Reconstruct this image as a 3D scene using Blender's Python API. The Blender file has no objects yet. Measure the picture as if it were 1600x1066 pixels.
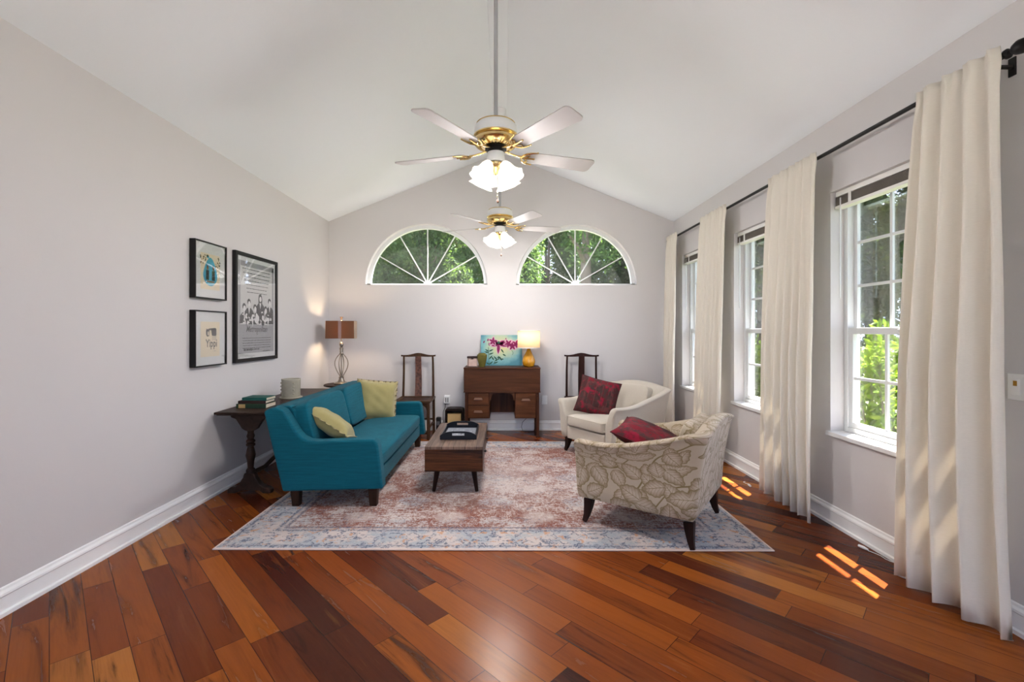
import bpy, math, random
import numpy as np
from mathutils import Matrix, Vector
R = math.radians
PI = math.pi
C = bpy.context.scene.collection
sc = bpy.context.scene

# ------------------------------------------------------------------ camera, world, sun, exposure
F = 711.0; VX, VY, EYE = 788.0, 517.0, 1.30
cam_d = bpy.data.cameras.new('camera'); cam = bpy.data.objects.new('camera', cam_d); C.objects.link(cam)
cam.location = (0, 0, EYE); cam.rotation_euler = (PI/2, 0, 0)
cam_d.sensor_width = 36; cam_d.lens = F/1600*36
cam_d.shift_x = (800-VX)/1600; cam_d.shift_y = -(533-VY)/1600
cam_d.clip_start = 0.05; cam_d.clip_end = 200
sc.camera = cam
sc.view_settings.view_transform = 'Standard'; sc.view_settings.look = 'None'
sc.view_settings.gamma = 1; sc.view_settings.use_curve_mapping = False
sc.view_settings.exposure = 0.8
sc.cycles.use_denoising = True
sc.cycles.max_bounces = 10; sc.cycles.diffuse_bounces = 6; sc.cycles.glossy_bounces = 4
sc.cycles.transparent_max_bounces = 12; sc.cycles.transmission_bounces = 6
sc.cycles.sample_clamp_indirect = 8
sc.cycles.caustics_reflective = False; sc.cycles.caustics_refractive = False

w = bpy.data.worlds.new('world'); sc.world = w; w.use_nodes = True
nt = w.node_tree; nt.nodes.clear()
out = nt.nodes.new('ShaderNodeOutputWorld'); bg = nt.nodes.new('ShaderNodeBackground')
sky = nt.nodes.new('ShaderNodeTexSky'); sky.sky_type = 'HOSEK_WILKIE'; sky.turbidity = 4
sky.sun_direction = (0.33, 0.23, 0.92)
mix = nt.nodes.new('ShaderNodeMix'); mix.data_type = 'RGBA'; mix.inputs[0].default_value = 0.93
mix.inputs[7].default_value = (0.78, 0.92, 1.27, 1)
nt.links.new(sky.outputs[0], mix.inputs[6]); nt.links.new(mix.outputs[2], bg.inputs[0])
bg.inputs[1].default_value = 3.0
nt.links.new(bg.outputs[0], out.inputs[0])

SUN = Vector((1.0, 0.70, 2.8)).normalized()
sd = bpy.data.lights.new('sun', 'SUN'); sd.energy = 58; sd.angle = R(0.5); sd.color = (1, 0.95, 0.89)
so = bpy.data.objects.new('sun', sd); C.objects.link(so)
so.rotation_euler = SUN.to_track_quat('Z', 'Y').to_euler(); so.location = (6, 5, 12)

# ------------------------------------------------------------------ node helpers
class NT:
    def __init__(s, name, rough=0.6, base=(0.5, 0.5, 0.5), metallic=0, spec=0.5, coat=0, coat_rough=0.1):
        s.m = bpy.data.materials.new(name); s.m.use_nodes = True
        s.t = s.m.node_tree; s.b = s.t.nodes['Principled BSDF']; s.o = s.t.nodes['Material Output']
        s.b.inputs['Base Color'].default_value = (*base, 1); s.b.inputs['Roughness'].default_value = rough
        s.b.inputs['Metallic'].default_value = metallic; s.b.inputs['Specular IOR Level'].default_value = spec
        s.b.inputs['Coat Weight'].default_value = coat; s.b.inputs['Coat Roughness'].default_value = coat_rough
    def n(s, k, **kw):
        nd = s.t.nodes.new(k)
        for a, v in kw.items(): setattr(nd, a, v)
        return nd
    def put(s, sock, v):
        if v is None: return
        if isinstance(v, bpy.types.NodeSocket): s.t.links.new(v, sock)
        elif isinstance(v, (tuple, list)):
            sock.default_value = (*v, 1) if len(v) == 3 and sock.type == 'RGBA' else v
        else: sock.default_value = v
    def coord(s, kind='Object'): return s.n('ShaderNodeTexCoord').outputs[kind]
    def m_(s, op, a, b=None, c=None, clamp=False):
        nd = s.n('ShaderNodeMath', operation=op, use_clamp=clamp); s.put(nd.inputs[0], a); s.put(nd.inputs[1], b); s.put(nd.inputs[2], c)
        return nd.outputs[0]
    def v_(s, op, a, b=None, out=0):
        nd = s.n('ShaderNodeVectorMath', operation=op); s.put(nd.inputs[0], a); s.put(nd.inputs[1], b)
        return nd.outputs[out]
    def map(s, v, scale=(1, 1, 1), rot=(0, 0, 0), loc=(0, 0, 0)):
        nd = s.n('ShaderNodeMapping'); s.put(nd.inputs[0], v)
        nd.inputs['Scale'].default_value = scale; nd.inputs['Rotation'].default_value = rot; nd.inputs['Location'].default_value = loc
        return nd.outputs[0]
    def sep(s, v):
        nd = s.n('ShaderNodeSeparateXYZ'); s.put(nd.inputs[0], v); return nd.outputs
    def comb(s, x=0, y=0, z=0):
        nd = s.n('ShaderNodeCombineXYZ')
        for i, q in enumerate((x, y, z)): s.put(nd.inputs[i], q)
        return nd.outputs[0]
    def noise(s, v, scale=5, detail=3, rough=0.5, dist=0, out=0):
        nd = s.n('ShaderNodeTexNoise'); s.put(nd.inputs['Vector'], v)
        nd.inputs['Scale'].default_value = scale; nd.inputs['Detail'].default_value = detail
        nd.inputs['Roughness'].default_value = rough; nd.inputs['Distortion'].default_value = dist
        return nd.outputs[out]
    def ramp(s, f, stops, interp='LINEAR'):
        nd = s.n('ShaderNodeValToRGB'); nd.color_ramp.interpolation = interp; s.put(nd.inputs[0], f)
        e = nd.color_ramp.elements
        while len(e) < len(stops): e.new(0.5)
        for q, (p, c) in zip(e, stops):
            q.position = p; q.color = (*c, 1) if not isinstance(c, (int, float)) else (c, c, c, 1)
        return nd.outputs[0]
    def mix(s, f, a, b, mode='MIX'):
        nd = s.n('ShaderNodeMix', data_type='RGBA', blend_type=mode)
        s.put(nd.inputs[0], f); s.put(nd.inputs[6], a); s.put(nd.inputs[7], b); return nd.outputs[2]
    def bump(s, h, strength=0.3, dist=0.01):
        nd = s.n('ShaderNodeBump'); nd.inputs['Strength'].default_value = strength; nd.inputs['Distance'].default_value = dist
        s.put(nd.inputs['Height'], h); s.t.links.new(nd.outputs[0], s.b.inputs['Normal'])
    def col(s, v): s.put(s.b.inputs['Base Color'], v)
    def rgh(s, v): s.put(s.b.inputs['Roughness'], v)

def M_plain(name, c, rough=0.5, var=0.12, scale=12, **kw):
    kw.setdefault('spec', 0.15 if not kw.get('metallic') else 0.5)
    t = NT(name, rough, c, **kw)
    f = t.noise(t.coord(), scale, 4)
    t.col(t.mix(f, tuple(x*(1-var) for x in c), tuple(min(1, x*(1+var)) for x in c)))
    return t.m
def M_wood(name, dark, light, axis=0, scale=1.0, rough=0.42, coat=0.15):
    t = NT(name, rough, light, spec=0.1)
    s = [18*scale]*3; s[axis] = 1.6*scale
    v = t.map(t.coord(), tuple(s))
    a = t.noise(v, 1.0, 6, 0.6, 0.6); b = t.noise(t.map(t.coord(), tuple(q*4 for q in s)), 1.0, 3, 0.6)
    t.col(t.mix(t.m_('MULTIPLY', b, 0.5), t.ramp(a, [(0.25, dark), (0.5, tuple((x+y)/2 for x, y in zip(dark, light))), (0.72, light)]), dark))
    t.bump(b, 0.15, 0.002)
    return t.m
def M_fabric(name, c1, c2, scale=60, rough=0.9, bump=0.35, stretch=(1, 1, 1), sheen=0.25):
    t = NT(name, rough, c1, spec=0.08)
    co = t.coord()
    f = t.noise(t.map(co, stretch), scale, 4, 0.7); g = t.noise(co, 420, 2, 0.6)
    t.col(t.mix(t.m_('MULTIPLY_ADD', g, 0.4, t.m_('MULTIPLY', f, 0.6)), c1, c2))
    t.b.inputs['Sheen Weight'].default_value = sheen
    t.bump(t.m_('ADD', f, g), bump, 0.003)
    return t.m
def M_glass(name, tint=(1, 1, 1), gloss=0.09, haze=0.0, fk=0.5):
    t = NT(name); t.t.nodes.remove(t.b)
    tr = t.n('ShaderNodeBsdfTransparent'); tr.inputs[0].default_value = (*tint, 1)
    gl = t.n('ShaderNodeBsdfGlossy'); gl.inputs['Roughness'].default_value = 0.02
    lw = t.n('ShaderNodeLayerWeight'); lw.inputs[0].default_value = 0.25
    f = t.m_('ADD', t.m_('MULTIPLY', lw.outputs['Fresnel'], fk), gloss*0.4, clamp=True)
    mx = t.n('ShaderNodeMixShader'); t.put(mx.inputs[0], f)
    t.t.links.new(tr.outputs[0], mx.inputs[1]); t.t.links.new(gl.outputs[0], mx.inputs[2])
    last = mx
    if haze:
        df = t.n('ShaderNodeBsdfTranslucent'); df.inputs[0].default_value = (0.9, 0.93, 0.95, 1)
        ns = t.noise(t.coord(), 3.0, 3)
        m2 = t.n('ShaderNodeMixShader'); t.put(m2.inputs[0], t.m_('MULTIPLY', ns, haze*2))
        t.t.links.new(mx.outputs[0], m2.inputs[1]); t.t.links.new(df.outputs[0], m2.inputs[2]); last = m2
    t.t.links.new(last.outputs[0], t.o.inputs[0])
    return t.m
def M_trans(name, c, c2, amt=0.35, rough=0.9, scale=200, stretch=(1, 1, 1), emis=0, emc=(1, 0.8, 0.5)):
    """cloth that lets light through"""
    t = NT(name, rough, c, spec=0.15)
    f = t.noise(t.map(t.coord(), stretch), scale, 3, 0.7)
    col = t.mix(f, c, c2); t.col(col); t.bump(f, 0.25, 0.002)
    tl = t.n('ShaderNodeBsdfTranslucent'); t.put(tl.inputs[0], col)
    mx = t.n('ShaderNodeMixShader'); mx.inputs[0].default_value = amt
    t.t.links.new(t.b.outputs[0], mx.inputs[1]); t.t.links.new(tl.outputs[0], mx.inputs[2])
    t.t.links.new(mx.outputs[0], t.o.inputs[0])
    if emis:
        t.b.inputs['Emission Color'].default_value = (*emc, 1); t.b.inputs['Emission Strength'].default_value = emis
    return t.m
def M_leaf(name, c1, c2, c3=None):
    t = NT(name, 0.6, c1, spec=0.15)
    f = t.noise(t.coord(), 1.7, 5, 0.7); g = t.noise(t.coord(), 23, 2, 0.6)
    ff = t.m_('ADD', t.m_('MULTIPLY', f, 0.5), t.m_('MULTIPLY', g, 0.5))
    col = t.ramp(ff, [(0.38, c1), (0.54, c2), (0.66, c3 or c2)]); t.col(col)
    tl = t.n('ShaderNodeBsdfTranslucent'); t.put(tl.inputs[0], t.mix(0.25, col, (0.20, 0.30, 0.03)))
    mx = t.n('ShaderNodeMixShader'); mx.inputs[0].default_value = 0.35
    t.t.links.new(t.b.outputs[0], mx.inputs[1]); t.t.links.new(tl.outputs[0], mx.inputs[2])
    t.t.links.new(mx.outputs[0], t.o.inputs[0])
    return t.m

# ------------------------------------------------------------------ mesh builder
WM = {}
class MB:
    def __init__(s): s.v = []; s.f = []; s.mi = []; s.uv = []; s.cur = 0
    def add(s, vs, fs, uvs=None, M=None):
        o = len(s.v)
        s.v += [tuple(M @ Vector(p)) if M else tuple(p) for p in vs]
        for k, f in enumerate(fs):
            s.f.append([i+o for i in f]); s.mi.append(s.cur); s.uv.append(uvs[k] if uvs else None)
        return s
    def slot(s, i): s.cur = i; return s
    def box(s, c, d, M=None):
        x, y, z = c; a, b, h = d[0]/2, d[1]/2, d[2]/2
        vs = [(x+i*a, y+j*b, z+k*h) for k in (-1, 1) for j in (-1, 1) for i in (-1, 1)]
        return s.add(vs, [(0, 2, 3, 1), (4, 5, 7, 6), (0, 1, 5, 4), (2, 6, 7, 3), (0, 4, 6, 2), (1, 3, 7, 5)], M=M)
    def bb(s, x0, x1, y0, y1, z0, z1, M=None):
        return s.box(((x0+x1)/2, (y0+y1)/2, (z0+z1)/2), (x1-x0, y1-y0, z1-z0), M)
    def taper(s, p0, d0, p1, d1):
        """bar of rectangular section from p0 to p1 (axis mostly z)"""
        vs = []
        for p, d in ((p0, d0), (p1, d1)):
            for j in (-1, 1):
                for i in (-1, 1): vs.append((p[0]+i*d[0]/2, p[1]+j*d[1]/2, p[2]))
        return s.add(vs, [(0, 2, 3, 1), (4, 5, 7, 6), (0, 1, 5, 4), (2, 6, 7, 3), (0, 4, 6, 2), (1, 3, 7, 5)])
    def prism(s, pts, a0, a1, axis='y'):
        """polygon pts extruded between a0 and a1 along axis; pts are the other two coordinates"""
        def P(p, a): return {'x': (a, p[0], p[1]), 'y': (p[0], a, p[1]), 'z': (p[0], p[1], a)}[axis]
        n = len(pts); vs = [P(p, a0) for p in pts]+[P(p, a1) for p in pts]
        fs = [tuple(range(n)), tuple(range(2*n-1, n-1, -1))]+[(i, n+i, n+(i+1) % n, (i+1) % n) for i in range(n)]
        return s.add(vs, fs)
    def lathe(s, prof, n=24, c=(0, 0, 0), M=None, wob=None):
        vs, fs = [], []
        for k, (r, z) in enumerate(prof):
            for i in range(n):
                a = 2*PI*i/n; rr = r*(wob(a, k) if wob else 1)
                vs.append((c[0]+rr*math.cos(a), c[1]+rr*math.sin(a), c[2]+z))
        for k in range(len(prof)-1):
            for i in range(n):
                j = (i+1) % n; fs.append((k*n+i, k*n+j, (k+1)*n+j, (k+1)*n+i))
        if prof[0][0] > 1e-4: fs.append(tuple(range(n-1, -1, -1)))
        if prof[-1][0] > 1e-4 and not wob: fs.append(tuple(range((len(prof)-1)*n, len(prof)*n)))
        return s.add(vs, fs, M=M)
    def tube(s, pts, r, n=8, caps=True, flat=None):
        P = [Vector(p) for p in pts]; m = len(P)
        rs = r if isinstance(r, (list, tuple)) else [r]*m
        vs, fs = [], []
        up = Vector((0, 0, 1)); prev = None
        for k in range(m):
            t = (P[min(k+1, m-1)]-P[max(k-1, 0)]).normalized()
            if prev is None:
                u = t.cross(up if abs(t.z) < 0.95 else Vector((0, 1, 0))).normalized()
            else:
                u = (prev-t*prev.dot(t)).normalized()
            prev = u; q = t.cross(u)
            for i in range(n):
                a = 2*PI*i/n+PI/n
                vs.append(tuple(P[k]+u*math.cos(a)*rs[k]+q*math.sin(a)*rs[k]*(flat or 1)))
        for k in range(m-1):
            for i in range(n):
                j = (i+1) % n; fs.append((k*n+i, k*n+j, (k+1)*n+j, (k+1)*n+i))
        if caps: fs += [tuple(range(n-1, -1, -1)), tuple(range((m-1)*n, m*n))]
        return s.add(vs, fs)
    def sphere(s, c, r, n=12, sc_=(1, 1, 1)):
        m = n//2
        pr = [(max(1e-5, math.sin(PI*k/m)), -math.cos(PI*k/m)) for k in range(m+1)]
        vs, fs = [], []
        for (a, z) in pr:
            for i in range(n):
                t = 2*PI*i/n; vs.append((c[0]+r*sc_[0]*a*math.cos(t), c[1]+r*sc_[1]*a*math.sin(t), c[2]+r*sc_[2]*z))
        for k in range(m):
            for i in range(n):
                j = (i+1) % n; fs.append((k*n+i, k*n+j, (k+1)*n+j, (k+1)*n+i))
        return s.add(vs, fs)
    def grid(s, fn, nu, nv, closed_u=False, uvfn=None):
        vs = [fn(i/(nu if closed_u else nu-1), j/(nv-1)) for j in range(nv) for i in range(nu)]
        fs, uvs = [], []
        for j in range(nv-1):
            for i in range(nu if closed_u else nu-1):
                k = (i+1) % nu
                fs.append((j*nu+i, j*nu+k, (j+1)*nu+k, (j+1)*nu+i))
                if uvfn:
                    a, b = i/(nu-1), (i+1)/(nu-1); c, d = j/(nv-1), (j+1)/(nv-1)
                    uvs.append([uvfn(a, c), uvfn(b, c), uvfn(b, d), uvfn(a, d)])
        return s.add(vs, fs, uvs or None)
    def build(s, name, mats, parent=None, world=True, bevel=0, seg=2, smooth=True, sub=0, solid=0, fix=True, boxuv=False, angle=40):
        me = bpy.data.meshes.new(name)
        vs = s.v
        if parent is not None and world:
            inv = WM[parent].inverted(); vs = [tuple(inv @ Vector(p)) for p in vs]
        me.from_pydata(vs, [], s.f)
        if not isinstance(mats, (list, tuple)): mats = [mats]
        for m in mats: me.materials.append(m)
        me.polygons.foreach_set('material_index', s.mi)
        if fix:
            import bmesh
            bm = bmesh.new(); bm.from_mesh(me); bmesh.ops.recalc_face_normals(bm, faces=bm.faces); bm.to_mesh(me); bm.free()
        me.update()
        if boxuv or any(u for u in s.uv):
            uvl = me.uv_layers.new(name='uv')
            for p, u in zip(me.polygons, s.uv):
                n = p.normal; ax = max(range(3), key=lambda i: abs(n[i]))
                for k, li in enumerate(p.loop_indices):
                    co = me.vertices[me.loops[li].vertex_index].co
                    if u and not fix: uvl.data[li].uv = u[k]
                    else:
                        uvl.data[li].uv = [(co.y+3.3, co.z), (co.x, co.z), (co.x+1.7, co.y+0.9)][ax]
        o = bpy.data.objects.new(name, me); C.objects.link(o)
        if parent is not None: o.parent = parent; WM[o] = WM[parent]
        else: WM[o] = Matrix.Identity(4)
        if smooth:
            me.polygons.foreach_set('use_smooth', [True]*len(me.polygons))
            if angle: me.set_sharp_from_angle(angle=R(angle))
        if bevel:
            b = o.modifiers.new('bevel', 'BEVEL'); b.width = bevel; b.segments = seg; b.limit_method = 'ANGLE'; b.angle_limit = R(35)
            b.harden_normals = False
        if solid:
            q = o.modifiers.new('solid', 'SOLIDIFY'); q.thickness = solid; q.offset = 0
        if sub:
            q = o.modifiers.new('sub', 'SUBSURF'); q.levels = sub; q.render_levels = sub
        return o

def tag(o, label=None, cat=None, group=None, kind=None):
    if label: o['label'] = label
    if cat: o['category'] = cat
    if group: o['group'] = group
    if kind: o['kind'] = kind
    return o
def thing(name, label, cat, loc=(0, 0, 0), rz=0, group=None, kind=None):
    o = bpy.data.objects.new(name, None); C.objects.link(o); o.empty_display_size = 0.1
    o.location = loc; o.rotation_euler = (0, 0, rz)
    WM[o] = Matrix.Translation(loc) @ Matrix.Rotation(rz, 4, 'Z')
    return tag(o, label, cat, group, kind)
def copy_tree(o, parent=None):
    c = o.copy(); C.objects.link(c)
    if parent: c.parent = parent
    for ch in list(o.children): copy_tree(ch, c)
    return c
def single(mb, name, mat, label, cat, loc, group=None, **kw):
    """a thing that is one mesh; the verts of mb are in world space, origin moved to loc"""
    mb.v = [(a-loc[0], b-loc[1], c-loc[2]) for a, b, c in mb.v]
    o = mb.build(name, mat, **kw); o.location = loc; WM[o] = Matrix.Translation(loc)
    return tag(o, label, cat, group)
rnd = random.Random(4)

# ------------------------------------------------------------------ materials
def wall_mat(name, c):
    t = NT(name, 0.85, c, spec=0.2)
    co = t.coord(); f = t.noise(co, 1.2, 3); g = t.noise(co, 14, 5, 0.6)
    t.col(t.mix(f, tuple(x*0.97 for x in c), c)); t.bump(g, 0.12, 0.01); return t.m
WALL = wall_mat('wall_paint', (0.60, 0.578, 0.575)); CEIL = wall_mat('ceiling_paint', (0.84, 0.87, 0.90))
TRIM = M_plain('white_trim', (0.84, 0.84, 0.83), 0.4, 0.02)
VINYL = M_plain('white_vinyl', (0.66, 0.67, 0.67), 0.35, 0.02)
SILL = M_plain('marble_sill', (0.72, 0.715, 0.71), 0.25, 0.05, 9)
GLASS = M_glass('window_glass', gloss=0.08); HGLASS = M_glass('hazy_window_glass', gloss=0.1, haze=0.005)
PGLASS = M_glass('picture_glass', gloss=0.03, fk=0.3)
BLACK = M_plain('black_metal', (0.012, 0.011, 0.011), 0.35, 0.1)
BLKW = M_plain('black_frame', (0.015, 0.014, 0.014), 0.35, 0.15)

def floor_mat():
    t = NT('tigerwood_planks', 0.2, spec=0.12, coat=0.0)
    x, y, z = t.sep(t.coord())
    al = t.m_('MULTIPLY', t.m_('SUBTRACT', y, x), 0.7071); ac = t.m_('MULTIPLY', t.m_('ADD', x, y), 0.7071)
    W = 0.118
    r = t.m_('DIVIDE', ac, W); row = t.m_('FLOOR', r); fr = t.m_('FRACT', r)
    wn = t.n('ShaderNodeTexWhiteNoise', noise_dimensions='1D'); t.put(wn.inputs['W'], row)
    wn2 = t.n('ShaderNodeTexWhiteNoise', noise_dimensions='1D'); t.put(wn2.inputs['W'], t.m_('ADD', row, 77.3))
    L = t.m_('MULTIPLY_ADD', wn.outputs[0], 0.65, 0.6)
    q = t.m_('DIVIDE', t.m_('MULTIPLY_ADD', wn2.outputs[0], 5.0, al), L); cell = t.m_('FLOOR', q); fc = t.m_('FRACT', q)
    idv = t.comb(row, cell, 0)
    wc = t.n('ShaderNodeTexWhiteNoise', noise_dimensions='3D'); t.put(wc.inputs['Vector'], idv)
    tone = wc.outputs[0]; cr = t.sep(wc.outputs[1])
    gv = t.comb(t.m_('MULTIPLY', al, 1.3), t.m_('MULTIPLY', ac, 13), t.m_('MULTIPLY', tone, 37))
    g1 = t.noise(gv, 1.0, 5, 0.6, 1.3)
    g2 = t.noise(t.comb(t.m_('MULTIPLY', al, 6), t.m_('MULTIPLY', ac, 150), tone), 1.0, 3, 0.6)
    base = t.ramp(tone, [(0.0, (0.050, 0.011, 0.006)), (0.28, (0.135, 0.028, 0.007)), (0.55, (0.22, 0.052, 0.009)), (0.8, (0.29, 0.080, 0.012)), (1.0, (0.38, 0.135, 0.024))])
    streak = t.ramp(g1, [(0.46, 0.0), (0.56, 0.25), (0.66, 0.95)])
    amt = t.m_('MULTIPLY', streak, t.m_('MULTIPLY_ADD', cr[1], 0.75, 0.15), clamp=True)
    c = t.mix(amt, base, (0.020, 0.006, 0.004))
    pale = t.m_('MULTIPLY', t.ramp(g1, [(0.28, 1.0), (0.4, 0.0)]), t.m_('MULTIPLY', cr[2], 0.4))
    c = t.mix(pale, c, (0.32, 0.125, 0.035))
    c = t.mix(t.m_('MULTIPLY', g2, 0.45), c, t.mix(1.0, c, (0.5, 0.45, 0.42), 'MULTIPLY'))
    e1 = t.m_('MINIMUM', fr, t.m_('SUBTRACT', 1.0, fr)); e2 = t.m_('MULTIPLY', t.m_('MINIMUM', fc, t.m_('SUBTRACT', 1.0, fc)), t.m_('DIVIDE', L, W))
    e = t.m_('MINIMUM', e1, e2); seam = t.m_('LESS_THAN', e, 0.013)
    t.col(t.mix(t.m_('MULTIPLY', seam, 0.8), c, (0.015, 0.006, 0.004)))
    t.rgh(t.m_('MULTIPLY_ADD', g1, 0.16, 0.17))
    h = t.m_('ADD', t.ramp(e, [(0.0, 0.0), (0.03, 1.0)]), t.m_('MULTIPLY', t.noise(t.coord(), 3.5, 2), 0.8))
    t.bump(h, 0.035, 0.004)
    return t.m
FLOOR = floor_mat()

def rug_mat(a, b):
    t = NT('distressed_rug_pile', 0.95, spec=0.1)
    co = t.coord(); x, y, z = t.sep(co)
    ax, ay = t.m_('ABSOLUTE', x), t.m_('ABSOLUTE', y)
    e = t.m_('MINIMUM', t.m_('SUBTRACT', a, ax), t.m_('SUBTRACT', b, ay))
    mv = t.comb(ax, ay, 0)
    worn = t.noise(co, 1.9, 8, 0.78); worn2 = t.noise(t.map(co, (14, 60, 1)), 1.0, 4, 0.75)
    worn3 = t.noise(t.map(co, (60, 16, 1)), 1.0, 3, 0.7); grain = t.noise(co, 75, 3, 0.7)
    motif = t.noise(mv, 4.2, 2, 0.5, 1.5); motif2 = t.noise(mv, 13, 2, 0.5, 1.0)
    rust = (0.20, 0.070, 0.048); ivory = (0.52, 0.45, 0.425); navy = (0.065, 0.085, 0.14); sky_ = (0.32, 0.35, 0.395); ora = (0.50, 0.24, 0.11)
    wsum = t.m_('ADD', t.m_('ADD', t.m_('MULTIPLY', worn, 0.85), t.m_('MULTIPLY', worn2, 0.5)), t.m_('ADD', t.m_('MULTIPLY', worn3, 0.3), t.m_('MULTIPLY', grain, 0.45)))
    fade = t.ramp(t.m_('MULTIPLY', wsum, 0.5), [(0.492, 0.0), (0.522, 0.35), (0.565, 1.0)])
    field = t.mix(fade, rust, ivory)
    # lattice of medallions
    def cells(sx, sy, ox=0.0, oy=0.0):
        u = t.m_('SUBTRACT', t.m_('FRACT', t.m_('ADD', t.m_('DIVIDE', ax, sx), 0.5+ox)), 0.5)
        v = t.m_('SUBTRACT', t.m_('FRACT', t.m_('ADD', t.m_('DIVIDE', ay, sy), 0.5+oy)), 0.5)
        return t.m_('SQRT', t.m_('ADD', t.m_('POWER', t.m_('MULTIPLY', u, sx), 2.0), t.m_('MULTIPLY', t.m_('POWER', t.m_('MULTIPLY', v, sy), 2.0), 1.7)))
    wob = t.m_('MULTIPLY', t.m_('SUBTRACT', motif2, 0.5), 0.10)
    d1 = t.m_('ADD', cells(0.62, 0.56), wob); d2 = t.m_('ADD', cells(0.62, 0.56, 0.5, 0.5), wob)
    med = t.ramp(d1, [(0.0, 0.9), (0.03, 0.2), (0.05, 0.8), (0.10, 0.75), (0.125, 0.0)])
    ring = t.ramp(d2, [(0.05, 0.75), (0.09, 0.65), (0.13, 0.0)])
    br = t.m_('MULTIPLY', t.ramp(grain, [(0.38, 0.0), (0.55, 1.0)]), 1.0)
    field = t.mix(t.m_('MULTIPLY', ring, 0.75), field, ivory)
    field = t.mix(t.m_('MULTIPLY', t.m_('MULTIPLY', med, br), 0.75), field, sky_)
    ctr = t.ramp(t.m_('SQRT', t.m_('ADD', t.m_('POWER', ax, 2.0), t.m_('POWER', ay, 2.0))), [(0.12, 0.8), (0.45, 0.3), (0.8, 0.0)])
    field = t.mix(t.m_('MULTIPLY', ctr, 0.55), field, ivory)
    vine = t.ramp(motif, [(0.485, 0.0), (0.5, 1.0), (0.515, 0.0)])
    field = t.mix(t.m_('MULTIPLY', t.m_('MULTIPLY', vine, br), 0.75), field, navy)
    fleck = t.ramp(motif2, [(0.62, 0.0), (0.68, 1.0)])
    field = t.mix(t.m_('MULTIPLY', fleck, 0.6), field, ivory)
    # border
    bord = t.mix(t.ramp(t.noise(co, 5, 6, 0.75), [(0.44, 0.0), (0.56, 0.9)]), ivory, sky_)
    bord = t.mix(t.m_('MULTIPLY', t.ramp(t.noise(mv, 22, 3, 0.6, 0.8), [(0.53, 0.0), (0.58, 1.0)]), t.m_('MULTIPLY', br, 0.9)), bord, navy)
    bord = t.mix(t.m_('MULTIPLY', t.ramp(t.noise(t.map(mv, loc=(5, 2, 0)), 17, 2, 0.6, 0.5), [(0.60, 0.0), (0.66, 1.0)]), 0.75), bord, ora)
    bf = t.m_('ADD', e, t.m_('MULTIPLY', t.m_('SUBTRACT', grain, 0.5), 0.05))
    c = t.mix(t.ramp(bf, [(0.255, 1.0), (0.305, 0.0)]), field, bord)
    outer = t.ramp(bf, [(0.34, 0.0), (0.345, 0.6), (0.42, 0.6), (0.43, 0.0)])
    c = t.mix(t.m_('MULTIPLY', outer, t.m_('MULTIPLY', fade, 0.7)), c, sky_)
    for q in (0.045, 0.255, 0.30):
        ln = t.ramp(t.m_('ABSOLUTE', t.m_('SUBTRACT', bf, q)), [(0.007, 1.0), (0.014, 0.0)])
        c = t.mix(t.m_('MULTIPLY', t.m_('MULTIPLY', ln, br), 0.8), c, navy)
    salt = t.ramp(t.noise(co, 120, 2, 0.6), [(0.5, 0.0), (0.7, 1.0)])
    c = t.mix(t.m_('MULTIPLY', salt, 0.3), c, (0.64, 0.60, 0.58))
    t.col(t.mix(t.m_('LESS_THAN', e, 0.014), c, (0.62, 0.5, 0.44)))
    t.bump(grain, 0.4, 0.003)
    return t.m

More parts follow.
